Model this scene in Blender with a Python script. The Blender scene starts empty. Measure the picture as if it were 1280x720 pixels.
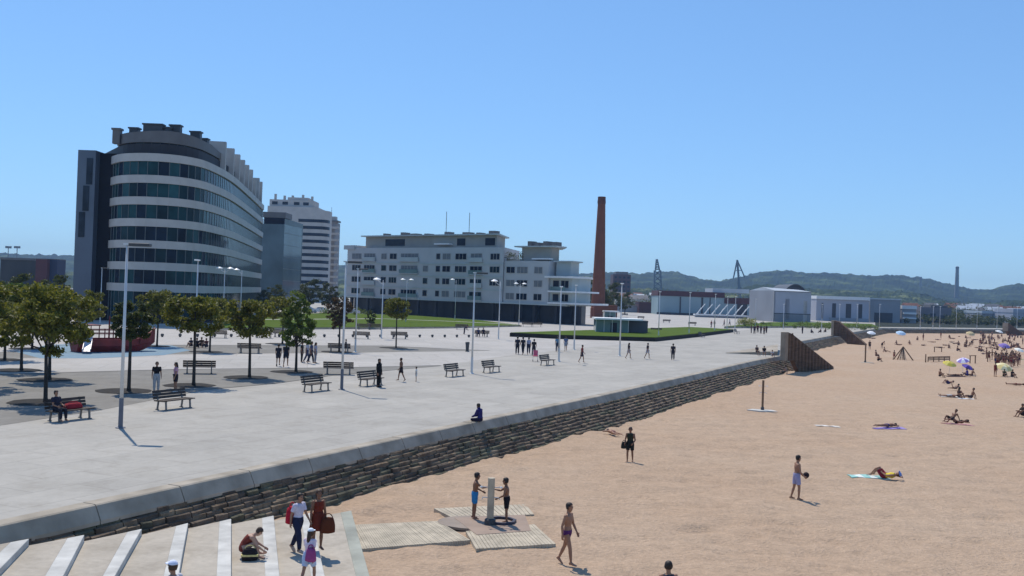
import bpy, bmesh, math, random
import numpy as np
from mathutils import Vector, Matrix
R_ = math.radians
random.seed(7)
scene = bpy.context.scene
col = scene.collection

# ------------------------------------------------------------------ camera
F_PX = 1244.0                      # focal length in photo pixels (1280 wide)
CAM = Vector((0.0, 0.0, 7.5))
ROLL, PITCH = R_(2.0), R_(0.41)
Uv = Vector((0, -math.sin(PITCH), math.cos(PITCH)))
Fv = Vector((0, math.cos(PITCH), math.sin(PITCH)))
Xv = Vector((1, 0, 0))
c_r = Xv * math.cos(ROLL) + Uv * math.sin(ROLL)
c_u = -Xv * math.sin(ROLL) + Uv * math.cos(ROLL)
cd = bpy.data.cameras.new('camera')
cam = bpy.data.objects.new('camera', cd)
col.objects.link(cam)
m = Matrix((c_r, c_u, -Fv)).transposed().to_4x4()
m.translation = CAM
cam.matrix_world = m
cd.sensor_width = 36
cd.lens = F_PX / 1280 * 36
cd.clip_start = 0.1
cd.clip_end = 20000
scene.camera = cam

# ------------------------------------------------------------------ sky, sun, exposure
SUN_EL, SUN_AZ = R_(57.5), R_(-28)
world = bpy.data.worlds.new('World')
scene.world = world
world.use_nodes = True
nt = world.node_tree
bg = nt.nodes['Background']
sky = nt.nodes.new('ShaderNodeTexSky')
sky.sky_type = 'NISHITA'
sky.sun_disc = False
sky.sun_elevation = SUN_EL
sky.sun_rotation = SUN_AZ
sky.air_density = 1.0
sky.dust_density = 0.0
sky.ozone_density = 4.5
sg = nt.nodes.new('ShaderNodeGamma'); sg.inputs[1].default_value = 0.65
sm_ = nt.nodes.new('ShaderNodeMix'); sm_.data_type = 'RGBA'; sm_.blend_type = 'MULTIPLY'; sm_.inputs[0].default_value = 1.0
sm_.inputs[7].default_value = (1.07, 1.56, 2.12, 1)
nt.links.new(sky.outputs[0], sg.inputs[0]); nt.links.new(sg.outputs[0], sm_.inputs[6])
nt.links.new(sm_.outputs[2], bg.inputs[0])
bg.inputs[1].default_value = 0.14
sl = bpy.data.lights.new('sun', 'SUN')
sl.energy = 4.3
sl.angle = R_(0.5)
sl.color = (1.0, 0.925, 0.81)
so = bpy.data.objects.new('sun', sl)
col.objects.link(so)
sdir = Vector((math.sin(SUN_AZ) * math.cos(SUN_EL), math.cos(SUN_AZ) * math.cos(SUN_EL), math.sin(SUN_EL)))
so.rotation_euler = sdir.to_track_quat('Z', 'Y').to_euler()
so.location = (-60, 80, 150)
scene.view_settings.view_transform = 'Standard'
scene.view_settings.look = 'None'
scene.view_settings.exposure = -0.12
scene.view_settings.gamma = 1.0

# ------------------------------------------------------------------ helpers
PROM = 1.5                         # promenade level, the sand is z = 0

def ray(px, py):
    return Fv + c_r * ((px - 640) / F_PX) + c_u * ((360 - py) / F_PX)

def G(px, py, z=0.0):              # a point of a level ground plane
    d = ray(px, py)
    t = (z - CAM.z) / d.z
    return CAM + d * t

def W(px, py, Y):                  # a point at a given distance
    d = ray(px, py)
    return CAM + d * (Y / d.y)

def lin(c):
    return tuple(((v / 255) / 12.92 if v / 255 <= 0.04045 else ((v / 255 + 0.055) / 1.055) ** 2.4) for v in c)

MATS = {}
def mat(name, rgb, rough=0.8, var=0.15, scale=3.0, bump=0.0, bscale=None, metal=0.0, spec=0.4, tint=None, stretch=None, detail=4):
    """procedural surface: base colour broken up by noise, optional bump"""
    if name in MATS:
        return MATS[name]
    mt = bpy.data.materials.new(name)
    mt.use_nodes = True
    n = mt.node_tree
    b = n.nodes['Principled BSDF']
    b.inputs['Roughness'].default_value = rough
    b.inputs['Metallic'].default_value = metal
    b.inputs['Specular IOR Level'].default_value = spec
    tc = n.nodes.new('ShaderNodeTexCoord')
    mp = n.nodes.new('ShaderNodeMapping')
    n.links.new(tc.outputs['Object'], mp.inputs[0])
    if stretch:
        mp.inputs['Scale'].default_value = stretch
    if var > 0:
        nz = n.nodes.new('ShaderNodeTexNoise')
        nz.inputs['Scale'].default_value = scale
        nz.inputs['Detail'].default_value = detail
        n.links.new(mp.outputs[0], nz.inputs['Vector'])
        rp = n.nodes.new('ShaderNodeValToRGB')
        lo = tuple(v * (1 - var) for v in rgb)
        hi = tuple(min(1, v * (1 + var)) for v in (tint or rgb))
        rp.color_ramp.elements[0].position = 0.3
        rp.color_ramp.elements[1].position = 0.7
        rp.color_ramp.elements[0].color = (*lo, 1)
        rp.color_ramp.elements[1].color = (*hi, 1)
        n.links.new(nz.outputs['Fac'], rp.inputs[0])
        n.links.new(rp.outputs[0], b.inputs['Base Color'])
    else:
        b.inputs['Base Color'].default_value = (*rgb, 1)
    if bump > 0:
        nb = n.nodes.new('ShaderNodeTexNoise')
        nb.inputs['Scale'].default_value = bscale or scale * 4
        nb.inputs['Detail'].default_value = 5
        n.links.new(mp.outputs[0], nb.inputs['Vector'])
        bp = n.nodes.new('ShaderNodeBump')
        bp.inputs['Strength'].default_value = bump
        bp.inputs['Distance'].default_value = 0.1
        n.links.new(nb.outputs['Fac'], bp.inputs['Height'])
        n.links.new(bp.outputs[0], b.inputs['Normal'])
    MATS[name] = mt
    return mt

def cloth(r, g, b):
    return mat('cloth_%d_%d_%d' % (r, g, b), lin((r, g, b)), rough=0.85, var=0.12, scale=14, spec=0.2)

def tag(o, label=None, cat=None, group=None, kind=None):
    if label: o['label'] = label
    if cat: o['category'] = cat
    if group: o['group'] = group
    if kind: o['kind'] = kind
    return o

def empty(name, loc=(0, 0, 0), label=None, cat=None, group=None, rz=0.0):
    o = bpy.data.objects.new(name, None)
    o.empty_display_size = 0.3
    col.objects.link(o)
    o.location = loc
    o.rotation_euler = (0, 0, rz)
    return tag(o, label, cat, group)

def root_of(o):
    while o.parent:
        o = o.parent
    return o

class MB:
    """collects faces; build() links them as ONE mesh object"""
    def __init__(s):
        s.v, s.f, s.m = [], [], []
    def add(s, vs, fs, m=0):
        k = len(s.v)
        s.v += [tuple(p) for p in vs]
        for f in fs:
            s.f.append(tuple(i + k for i in f)); s.m.append(m)
        return s
    def box(s, c, d, rz=0.0, m=0, rx=0.0):
        cx, cy, cz = c
        hx, hy, hz = d[0] / 2, d[1] / 2, d[2] / 2
        M = Matrix.Rotation(rz, 3, 'Z') @ Matrix.Rotation(rx, 3, 'X')
        vs = []
        for z in (-hz, hz):
            for x, y in ((-hx, -hy), (hx, -hy), (hx, hy), (-hx, hy)):
                p = M @ Vector((x, y, z))
                vs.append((cx + p.x, cy + p.y, cz + p.z))
        return s.add(vs, [(3, 2, 1, 0), (4, 5, 6, 7), (0, 1, 5, 4), (1, 2, 6, 5), (2, 3, 7, 6), (3, 0, 4, 7)], m)
    def bar(s, a, b, w, h, m=0):
        a, b = Vector(a), Vector(b)
        d = (b - a).normalized()
        up = Vector((0, 0, 1)) if abs(d.z) < 0.95 else Vector((0, 1, 0))
        x = d.cross(up).normalized() * (w / 2)
        y = x.cross(d).normalized() * (h / 2)
        vs = [a - x - y, a + x - y, a + x + y, a - x + y, b - x - y, b + x - y, b + x + y, b - x + y]
        return s.add(vs, [(3, 2, 1, 0), (4, 5, 6, 7), (0, 1, 5, 4), (1, 2, 6, 5), (2, 3, 7, 6), (3, 0, 4, 7)], m)
    def prism(s, poly, z0, z1, m=0, cap=True):
        if sum(poly[i][0] * poly[(i + 1) % len(poly)][1] - poly[(i + 1) % len(poly)][0] * poly[i][1] for i in range(len(poly))) < 0:
            poly = poly[::-1]
        n = len(poly)
        vs = [(p[0], p[1], z0) for p in poly] + [(p[0], p[1], z1) for p in poly]
        fs = [(i, (i + 1) % n, n + (i + 1) % n, n + i) for i in range(n)]
        if cap:
            fs += [tuple(range(n, 2 * n)), tuple(range(n - 1, -1, -1))]
        return s.add(vs, fs, m)
    def tube(s, pts, rad, n=8, m=0, cap=True):
        pts = [Vector(p) for p in pts]
        if not hasattr(rad, '__len__'): rad = [rad] * len(pts)
        vs, fs = [], []
        ref = None
        for i, p in enumerate(pts):
            d = (pts[min(i + 1, len(pts) - 1)] - pts[max(i - 1, 0)]).normalized()
            if ref is None:
                ref = Vector((1, 0, 0)) if abs(d.x) < 0.9 else Vector((0, 1, 0))
            x = (ref - d * ref.dot(d)).normalized()
            y = d.cross(x)
            ref = x
            for k in range(n):
                a = 2 * math.pi * k / n
                vs.append(p + (x * math.cos(a) + y * math.sin(a)) * rad[i])
        for i in range(len(pts) - 1):
            for k in range(n):
                a, b = i * n + k, i * n + (k + 1) % n
                fs.append((a, b, b + n, a + n))
        if cap:
            fs.append(tuple(range(n - 1, -1, -1)))
            fs.append(tuple(range((len(pts) - 1) * n, len(pts) * n)))
        return s.add(vs, fs, m)
    def lathe(s, prof, c=(0, 0, 0), n=20, m=0):
        vs, fs = [], []
        for r, z in prof:
            for k in range(n):
                a = 2 * math.pi * k / n
                vs.append((c[0] + r * math.cos(a), c[1] + r * math.sin(a), c[2] + z))
        for i in range(len(prof) - 1):
            for k in range(n):
                a, b = i * n + k, i * n + (k + 1) % n
                fs.append((a, b, b + n, a + n))
        fs.append(tuple(range(n - 1, -1, -1)))
        fs.append(tuple(range((len(prof) - 1) * n, len(prof) * n)))
        return s.add(vs, fs, m)
    def build(s, name, mats, parent=None, smooth=False, label=None, cat=None, group=None, kind=None, bevel=0.0, local=False):
        if not isinstance(mats, (list, tuple)): mats = [mats]
        vs = s.v
        loc = Vector((0, 0, 0))
        if parent is None:
            if kind not in ('structure', 'stuff') and vs:
                a = np.array(vs)
                lo, hi = a.min(0), a.max(0)
                loc = Vector(((lo[0] + hi[0]) / 2, (lo[1] + hi[1]) / 2, lo[2]))
        elif not local:
            loc = root_of(parent).location.copy()
        if loc.length > 0:
            vs = [(p[0] - loc.x, p[1] - loc.y, p[2] - loc.z) for p in vs]
        me = bpy.data.meshes.new(name)
        me.from_pydata(vs, [], s.f)
        for q in mats: me.materials.append(q)
        if len(mats) > 1:
            me.polygons.foreach_set('material_index', s.m)
        if smooth:
            me.polygons.foreach_set('use_smooth', [True] * len(me.polygons))
        me.update()
        o = bpy.data.objects.new(name, me)
        col.objects.link(o)
        if parent is None: o.location = loc
        else: o.parent = parent
        if bevel > 0:
            bv = o.modifiers.new('bevel', 'BEVEL')
            bv.width = bevel; bv.segments = 2; bv.limit_method = 'ANGLE'
        return tag(o, label, cat, group, kind)

def sheet(poly, z):
    mb = MB()
    if sum(poly[i][0] * poly[(i + 1) % len(poly)][1] - poly[(i + 1) % len(poly)][0] * poly[i][1] for i in range(len(poly))) < 0:
        poly = poly[::-1]
    mb.add([(p[0], p[1], z) for p in poly], [tuple(range(len(poly)))])
    return mb

def copy_tree(o, parent=None, loc=None, rz=None, label=None, group=None, scale=None):
    c = o.copy()
    col.objects.link(c)
    if parent is not None: c.parent = parent
    if loc is not None: c.location = loc
    if rz is not None: c.rotation_euler = (0, 0, rz)
    if scale is not None: c.scale = scale if hasattr(scale, '__len__') else (scale,) * 3
    if label: c['label'] = label
    if group: c['group'] = group
    for ch in list(o.children):
        copy_tree(ch, c)
    return c

def place(o, loc, rz=0.0, label=None, group=None, scale=None):
    o.location = loc
    o.rotation_euler = (0, 0, rz)
    if label: o['label'] = label
    if group: o['group'] = group
    if scale is not None: o.scale = scale if hasattr(scale, '__len__') else (scale,) * 3
    return o

class Kind:
    """first placing moves the prototype, later ones copy it"""
    def __init__(s, maker): s.maker, s.o, s.used = maker, None, False
    def put(s, loc, rz=0.0, label=None, group=None, scale=None):
        if s.o is None: s.o = s.maker()
        if not s.used:
            s.used = True
            return place(s.o, loc, rz, label, group, scale)
        return copy_tree(s.o, None, loc, rz, label, group, scale if scale is not None else 1.0)

# ------------------------------------------------------------------ materials
WALLDIR = Vector((0.432, 0.902, 0))           # the run of the sea wall
WALLANG = math.atan2(WALLDIR.y, WALLDIR.x)

def ground_mat(name, base, dark, big=0.12, rot=0.0, brick=None, mortar=0.6, bump=0.15, specks=0.1, rough=0.85, stain=0.0, spec=0.25):
    mt = bpy.data.materials.new(name); mt.use_nodes = True
    n = mt.node_tree; L = n.links.new
    b = n.nodes['Principled BSDF']
    b.inputs['Roughness'].default_value = rough
    b.inputs['Specular IOR Level'].default_value = spec
    tc = n.nodes.new('ShaderNodeTexCoord')
    mp = n.nodes.new('ShaderNodeMapping'); mp.inputs['Rotation'].default_value = (0, 0, -rot)
    L(tc.outputs['Object'], mp.inputs[0])
    n1 = n.nodes.new('ShaderNodeTexNoise'); n1.inputs['Scale'].default_value = big; n1.inputs['Detail'].default_value = 7; n1.inputs['Roughness'].default_value = 0.62
    L(mp.outputs[0], n1.inputs['Vector'])
    r1 = n.nodes.new('ShaderNodeValToRGB')
    r1.color_ramp.elements[0].position = 0.32; r1.color_ramp.elements[1].position = 0.68
    r1.color_ramp.elements[0].color = (*dark, 1); r1.color_ramp.elements[1].color = (*base, 1)
    L(n1.outputs['Fac'], r1.inputs[0])
    last = r1.outputs[0]
    n2 = n.nodes.new('ShaderNodeTexNoise'); n2.inputs['Scale'].default_value = 6; n2.inputs['Detail'].default_value = 4
    L(mp.outputs[0], n2.inputs['Vector'])
    mx = n.nodes.new('ShaderNodeMix'); mx.data_type = 'RGBA'; mx.blend_type = 'OVERLAY'
    mx.inputs[0].default_value = specks
    L(last, mx.inputs[6]); L(n2.outputs['Color'], mx.inputs[7])
    hs = n.nodes.new('ShaderNodeRGBToBW'); L(n2.outputs['Color'], hs.inputs[0]); L(hs.outputs[0], mx.inputs[7])
    last = mx.outputs[2]
    if stain:
        n3 = n.nodes.new('ShaderNodeTexNoise'); n3.inputs['Scale'].default_value = 0.7; n3.inputs['Detail'].default_value = 9; n3.inputs['Roughness'].default_value = 0.72; n3.inputs['Distortion'].default_value = 0.6
        L(mp.outputs[0], n3.inputs['Vector'])
        r3 = n.nodes.new('ShaderNodeValToRGB'); r3.color_ramp.elements[0].position = 0.30; r3.color_ramp.elements[1].position = 0.52
        v3 = 1 - stain; r3.color_ramp.elements[0].color = (v3, v3 * .985, v3 * .96, 1); r3.color_ramp.elements[1].color = (1, 1, 1, 1)
        L(n3.outputs['Fac'], r3.inputs[0])
        m3 = n.nodes.new('ShaderNodeMix'); m3.data_type = 'RGBA'; m3.blend_type = 'MULTIPLY'; m3.inputs[0].default_value = 1.0
        L(last, m3.inputs[6]); L(r3.outputs[0], m3.inputs[7]); last = m3.outputs[2]
    if brick:
        bk = n.nodes.new('ShaderNodeTexBrick')
        bk.inputs['Scale'].default_value = 1.0
        bk.inputs['Brick Width'].default_value = brick[0]
        bk.inputs['Row Height'].default_value = brick[1]
        bk.inputs['Mortar Size'].default_value = brick[2]
        bk.inputs['Mortar Smooth'].default_value = 0.3
        bk.inputs['Color1'].default_value = (1, 1, 1, 1)
        bk.inputs['Color2'].default_value = (0.9, 0.9, 0.9, 1)
        bk.inputs['Mortar'].default_value = (mortar, mortar, mortar, 1)
        L(mp.outputs[0], bk.inputs['Vector'])
        m2 = n.nodes.new('ShaderNodeMix'); m2.data_type = 'RGBA'; m2.blend_type = 'MULTIPLY'; m2.inputs[0].default_value = 1.0
        L(last, m2.inputs[6]); L(bk.outputs['Color'], m2.inputs[7])
        last = m2.outputs[2]
    L(last, b.inputs['Base Color'])
    if bump:
        bp = n.nodes.new('ShaderNodeBump'); bp.inputs['Strength'].default_value = bump; bp.inputs['Distance'].default_value = 0.05
        L(n2.outputs['Fac'], bp.inputs['Height']); L(bp.outputs[0], b.inputs['Normal'])
    return mt

M_prom = ground_mat('promenade_concrete', (0.455, 0.425, 0.37), (0.38, 0.355, 0.31), 0.22, WALLANG, (3.0, 1.5, 0.022), 0.74, 0.05, 0.14, stain=0.16)
M_plaza = ground_mat('plaza_concrete', (0.49, 0.455, 0.41), (0.43, 0.405, 0.365), 0.1, 0.2, (4.0, 4.0, 0.04), 0.78, 0.05, 0.12, stain=0.12)
M_band = ground_mat('grey_brown_paving', (0.25, 0.235, 0.205), (0.20, 0.185, 0.16), 0.5, WALLANG, (0.6, 0.3, 0.01), 0.8, 0.1, 0.15)
M_joint = mat('dark_drain_joint', (0.10, 0.095, 0.085), 0.8, 0.2, 2)
M_rubber = ground_mat('blue_play_rubber', (0.15, 0.25, 0.33), (0.22, 0.30, 0.34), 0.35, 0, None, 0.8, 0.0, 0.12)
M_asphalt = mat('asphalt', (0.07, 0.07, 0.072), 0.85, 0.2, 0.4, 0.1, 20)
M_lawn = ground_mat('lawn_grass', (0.070, 0.118, 0.012), (0.095, 0.135, 0.020), 0.25, 0, None, 0.8, 0.3, 0.35, spec=0.03)
M_nearblack = mat('near_black_mottled', (0.022, 0.018, 0.013), 0.95, 0.4, 4, 0.5, 20)
M_conc = mat('coping_concrete', (0.33, 0.28, 0.21), 0.85, 0.25, 0.9, 0.15, 12, tint=(0.37, 0.32, 0.25), detail=8)
M_step = ground_mat('step_concrete', (0.48, 0.425, 0.345), (0.40, 0.35, 0.28), 0.7, 0, None, 0.8, 0.12, 0.25, stain=0.22)
M_nose = mat('step_nosing_stone', (0.52, 0.505, 0.46), 0.8, 0.22, 1.6, 0.06, 14)
M_pad = mat('wet_algae_concrete', (0.32, 0.325, 0.265), 0.7, 0.3, 0.8, 0.1, 14)
M_white = mat('white_paint', (0.78, 0.78, 0.77), 0.55, 0.06, 1.5)
M_pole = mat('galvanised_pole', (0.60, 0.61, 0.61), 0.45, 0.08, 2.0, metal=0.25)
M_polefoot = mat('pole_foot_grey', (0.13, 0.14, 0.17), 0.6, 0.1, 2.0)
M_lamp = mat('lamp_housing_dark', (0.055, 0.06, 0.065), 0.5, 0.1, 3)
M_lampw = mat('lamp_disc_white', (0.85, 0.85, 0.83), 0.4, 0.03, 3)
M_benchwood = mat('bench_dark_wood', (0.042, 0.028, 0.020), 0.6, 0.35, 3, 0.1, 30, stretch=(1, 12, 12))
M_benchmetal = mat('bench_grey_iron', (0.16, 0.155, 0.15), 0.5, 0.15, 5, metal=0.2)
M_bark = mat('bark', (0.055, 0.045, 0.036), 0.95, 0.35, 4, 0.6, 18, stretch=(1, 1, 0.3))
M_grdark = mat('graphite_panel', (0.045, 0.048, 0.055), 0.5, 0.15, 0.4)
M_brick = None
M_wood = mat('weathered_groyne_wood', (0.135, 0.080, 0.046), 0.9, 0.35, 1.2, 0.4, 8, stretch=(0.4, 0.4, 5))
M_woodend = mat('groyne_concrete_end', (0.30, 0.235, 0.17), 0.9, 0.25, 0.8, 0.2, 8)
M_beachwood = mat('beach_timber', (0.19, 0.115, 0.065), 0.85, 0.25, 5, 0.1, 20)
M_board = mat('pale_boardwalk', (0.46, 0.39, 0.285), 0.85, 0.22, 2.2, 0.1, 20, stretch=(1, 1, 1))
M_blackhair = mat('dark_hair', (0.018, 0.012, 0.009), 0.6, 0.3, 40)
M_brownhair = mat('brown_hair', (0.055, 0.028, 0.014), 0.6, 0.3, 40)
SKINS = [mat('skin_tan', (0.32, 0.165, 0.10), 0.55, 0.1, 8, spec=0.35), mat('skin_brown', (0.22, 0.105, 0.06), 0.55, 0.1, 8, spec=0.35),
         mat('skin_pale', (0.45, 0.26, 0.18), 0.55, 0.1, 8, spec=0.35)]

def glass_mat(name, rgb, rough=0.08, var=0.5, scale=0.35, spec=0.22, stretch=None):
    m_ = mat(name, rgb, rough, var, scale, spec=spec, stretch=stretch)
    m_.node_tree.nodes['Principled BSDF'].inputs['IOR'].default_value = 1.28
    return m_
M_glassA = glass_mat('teal_office_glass', (0.018, 0.042, 0.050))
M_glassB = glass_mat('dark_window_glass', (0.022, 0.030, 0.042))
M_glassG = glass_mat('kiosk_green_glass', (0.17, 0.25, 0.24), 0.08, 0.2)

# ================================================================== SETTING: ground, sand, promenade
EDGE = [Vector(p) for p in ((-30.6, -14.5), (-12.3, 23.9), (-1.67, 46.3), (5.97, 61.9), (25.3, 103.7), (32.7, 118.5), (46.2, 161), (69.5, 212), (112, 301), (186, 362), (300, 425))]
TOE = [1.05, 1.05, 1.25, 1.9, 2.1, 2.1, 2.2, 2.4, 2.4, 2.4, 2.4]

def edge_frames(step):
    """points along the promenade edge with outward normals and toe widths"""
    out = []
    nrm = []
    for i in range(len(EDGE) - 1):
        d = (EDGE[i + 1] - EDGE[i]).normalized()
        nrm.append(Vector((d.y, -d.x)))
    for i in range(len(EDGE) - 1):
        a, b = EDGE[i], EDGE[i + 1]
        L = (b - a).length
        na = nrm[i] if i == 0 else (nrm[i - 1] + nrm[i]).normalized()
        nb = nrm[i] if i == len(nrm) - 1 else (nrm[i] + nrm[i + 1]).normalized()
        k = max(1, int(L / step))
        for j in range(k):
            t = j / k
            out.append((a.lerp(b, t), na.lerp(nb, t).normalized(), TOE[i] + (TOE[i + 1] - TOE[i]) * t))
    out.append((EDGE[-1], nrm[-1], TOE[-1]))
    return out

# terrain under everything, out to the horizon
M_terrain = ground_mat('terrain_fields', (0.10, 0.13, 0.05), (0.06, 0.085, 0.035), 0.01, 0, None, 0.8, 0, 0.2)
tb = MB(); tb.add([(-9000, -300, -0.9), (9000, -300, -0.9), (9000, 9000, -0.9), (-9000, 9000, -0.9)], [(0, 1, 2, 3)])
tb.build('ground', M_terrain, kind='structure')

# sand
def sand_mat():
    mt = bpy.data.materials.new('beach_sand'); mt.use_nodes = True
    n = mt.node_tree; L = n.links.new
    b = n.nodes['Principled BSDF']; b.inputs['Roughness'].default_value = 0.95; b.inputs['Specular IOR Level'].default_value = 0.1
    tc = n.nodes.new('ShaderNodeTexCoord')
    def noise(sc, det, rough=0.6):
        z = n.nodes.new('ShaderNodeTexNoise'); z.inputs['Scale'].default_value = sc; z.inputs['Detail'].default_value = det; z.inputs['Roughness'].default_value = rough
        L(tc.outputs['Object'], z.inputs['Vector']); return z
    a = noise(0.09, 5); c = noise(1.3, 7, 0.75); f = noise(7, 4, 0.7)
    r = n.nodes.new('ShaderNodeValToRGB')
    r.color_ramp.elements[0].position = 0.35; r.color_ramp.elements[1].position = 0.65
    r.color_ramp.elements[0].color = (0.475, 0.335, 0.226, 1); r.color_ramp.elements[1].color = (0.495, 0.362, 0.252, 1)
    L(a.outputs['Fac'], r.inputs[0])
    m1 = n.nodes.new('ShaderNodeMix'); m1.data_type = 'RGBA'; m1.blend_type = 'OVERLAY'; m1.inputs[0].default_value = 0.33
    L(r.outputs[0], m1.inputs[6]); L(c.outputs['Fac'], m1.inputs[7])
    m2 = n.nodes.new('ShaderNodeMix'); m2.data_type = 'RGBA'; m2.blend_type = 'OVERLAY'; m2.inputs[0].default_value = 0.36
    L(m1.outputs[2], m2.inputs[6]); L(f.outputs['Fac'], m2.inputs[7])
    L(m2.outputs[2], b.inputs['Base Color'])
    ad = n.nodes.new('ShaderNodeMath'); ad.operation = 'ADD'
    L(c.outputs['Fac'], ad.inputs[0]); L(f.outputs['Fac'], ad.inputs[1])
    bp = n.nodes.new('ShaderNodeBump'); bp.inputs['Strength'].default_value = 0.8; bp.inputs['Distance'].default_value = 0.12
    L(ad.outputs[0], bp.inputs['Height']); L(bp.outputs[0], b.inputs['Normal'])
    return mt
M_sand = sand_mat()
def axis(a, b, d0, flat, grow):
    xs = [a]; d = d0
    while xs[-1] < b:
        xs.append(xs[-1] + d)
        if xs[-1] > flat: d *= grow
    return np.array(xs)
xs = axis(-32, 420, 0.2, 32, 1.06); ys = axis(-20, 470, 0.2, 60, 1.02)
X, Y = np.meshgrid(xs, ys)
rs = np.random.RandomState(3)
Zs = np.zeros_like(X)
for lam, amp, cnt in ((9, 0.03, 8), (2.2, 0.018, 14), (0.95, 0.014, 16)):
    for _ in range(cnt):
        an = rs.uniform(0, 2 * math.pi); k = 2 * math.pi / (lam * rs.uniform(0.7, 1.4))
        fade = np.clip(1.6 - np.hypot(X, Y) / (lam * 40), 0, 1)
        Zs += amp * np.sin(k * (X * math.cos(an) + Y * math.sin(an)) + rs.uniform(0, 6.3)) * fade / math.sqrt(cnt) * 1.6
for _ in range(1500):                                  # footprints and dug hollows
    fx, fy = rs.uniform(-6, 30), rs.uniform(16, 64)
    r2 = ((X - fx) ** 2 + (Y - fy) ** 2) / (0.24 ** 2)
    Zs -= 0.055 * rs.uniform(0.4, 1.3) * np.exp(-r2)
for px, py, w in ((868, 660, 1.0), (1215, 676, 0.9), (937, 592, 0.5), (470, 640, 0.8)):
    g = G(px, py)
    r2 = ((X - g.x) ** 2 / 0.5 + (Y - g.y) ** 2 / 0.18)
    Zs += -0.16 * w * np.exp(-r2) + 0.10 * w * np.exp(-((X - g.x) ** 2 / 0.5 + (Y - g.y - 0.5) ** 2 / 0.1))
SX, SY, SZ = xs, ys, Zs
nx, ny = len(xs), len(ys)
sb = MB()
sb.v = [tuple(p) for p in np.stack([X.ravel(), Y.ravel(), Zs.ravel()], 1)]
idx = np.arange(nx * ny).reshape(ny, nx)
sb.f = [tuple(q) for q in np.stack([idx[:-1, :-1].ravel(), idx[:-1, 1:].ravel(), idx[1:, 1:].ravel(), idx[1:, :-1].ravel()], 1).tolist()]
sb.m = [0] * len(sb.f)
sb.build('sand', M_sand, kind='structure', smooth=True)
def sand_z(x, y):
    i = min(max(np.searchsorted(SX, x), 1), nx - 1); j = min(max(np.searchsorted(SY, y), 1), ny - 1)
    return float(SZ[j - 1:j + 1, i - 1:i + 1].mean())
def S(px, py):
    g = G(px, py); return Vector((g.x, g.y, sand_z(g.x, g.y)))
def P(px, py, dz=0.0):
    g = G(px, py, PROM); return Vector((g.x, g.y, PROM + dz))

# promenade slab (one raised slab, its face hidden behind the sea wall)
fr = edge_frames(3.0)
poly = [(p.x - n_.x * 0.4, p.y - n_.y * 0.4) for p, n_, t in fr]
poly += [(700, 520), (700, 700), (-700, 700), (-700, -40), (-44, -40)]
pm = MB(); pm.prism(poly, 0.4, PROM)
pm.build('promenade', M_prom, kind='structure')

def overlay(name, pts, m_, dz, z=PROM):
    return sheet([(P(a, b).x, P(a, b).y) if not isinstance(a, float) else (a, b) for a, b in pts], z + dz).build(name, m_, kind='structure')

# lighter plaza beyond the first third, grey-brown tree strips, drains
overlay('plaza_paving', [(-260, 466), (0, 466), (420, 459.5), (551, 456.5), (640, 444), (800, 428), (917, 415), (1000, 402), (1000, 394), (760, 391.5), (300, 392), (-260, 384)], M_plaza, 0.004)
overlay('tree_strip_paving', [(-260, 476), (0, 468.5), (220, 462), (415, 460), (551, 457.2), (415, 469.5), (345, 479.5), (260, 487), (119, 514), (0, 532), (-260, 582)], M_band, 0.008)
overlay('rear_strip_paving', [(-260, 444), (0, 440), (220, 431.5), (480, 432.5), (612, 438.4), (440, 441), (220, 443), (40, 447.5), (-260, 456)], M_band, 0.008)
overlay('play_surface', [(20, 440), (60, 431), (150, 428.5), (215, 432), (238, 438), (205, 444), (120, 448), (50, 448)], M_rubber, 0.012)
def drain(name, pts, w):
    mb = MB()
    for (a, b), (c, d) in zip(pts[:-1], pts[1:]):
        p, q = P(a, b), P(c, d)
        n_ = Vector((-(q - p).y, (q - p).x, 0)).normalized() * w / 2
        mb.add([p - n_, q - n_, q + n_, p + n_], [(0, 1, 2, 3)])
    for i, v in enumerate(mb.v): mb.v[i] = (v[0], v[1], PROM + 0.016)
    mb.build(name, M_joint, kind='structure')
drain('paving_drain', [(-260, 475.5), (0, 468.2), (220, 461.8), (415, 459.8), (551, 457)], 0.32)
drain('paving_drain', [(60, 432), (220, 431.4), (480, 432.3), (612, 438.3)], 0.36)
drain('paving_drain', [(260, 487), (345, 479.5), (415, 469.5), (551, 457.4)], 0.10)

M_yard = ground_mat('harbour_yard', (0.05, 0.055, 0.04), (0.035, 0.04, 0.03), 0.05, 0, None, 0.8, 0, 0.3, spec=.03)
overlay('harbour_yard', [(1094, 408.6), (1280, 410.6), (1420, 414), (1420, 404), (1280, 399), (1094, 397)], M_yard, 0.010)
# raised lawns with kerbs
def lawn(name, pts, h, kerb=0.22, kmat=None):
    pl = [(P(a, b).x, P(a, b).y) for a, b in pts]
    k = MB(); k.prism(pl, PROM - 0.05, PROM + h)
    k.build(name + '_kerb', kmat or M_conc, kind='structure')
    cx = sum(p[0] for p in pl) / len(pl); cy = sum(p[1] for p in pl) / len(pl)
    inn = []
    for x, y in pl:
        d = math.hypot(cx - x, cy - y)
        inn.append((x + (cx - x) / d * kerb, y + (cy - y) / d * kerb))
    g = MB(); g.prism(inn, PROM + h - 0.02, PROM + h + 0.06)
    g.build(name, M_lawn, kind='structure')
    return inn
L1 = lawn('lawn', [(262, 412.5), (430, 411.5), (560, 410.5), (652, 408.3), (600, 402), (520, 396), (430, 393), (330, 394), (285, 402)], 0.25)
L2 = lawn('lawn', [(637, 420.8), (700, 423.8), (819, 427.0), (870, 421.5), (917, 415.2), (862, 412.2), (800, 414.5), (720, 417.5)], 0.55, 0.2, M_nearblack)
L3 = lawn('lawn', [(905, 410.5), (1000, 409.5), (1098, 410.2), (1090, 406.5), (1010, 404.5), (960, 404.5)], 0.4)
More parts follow.
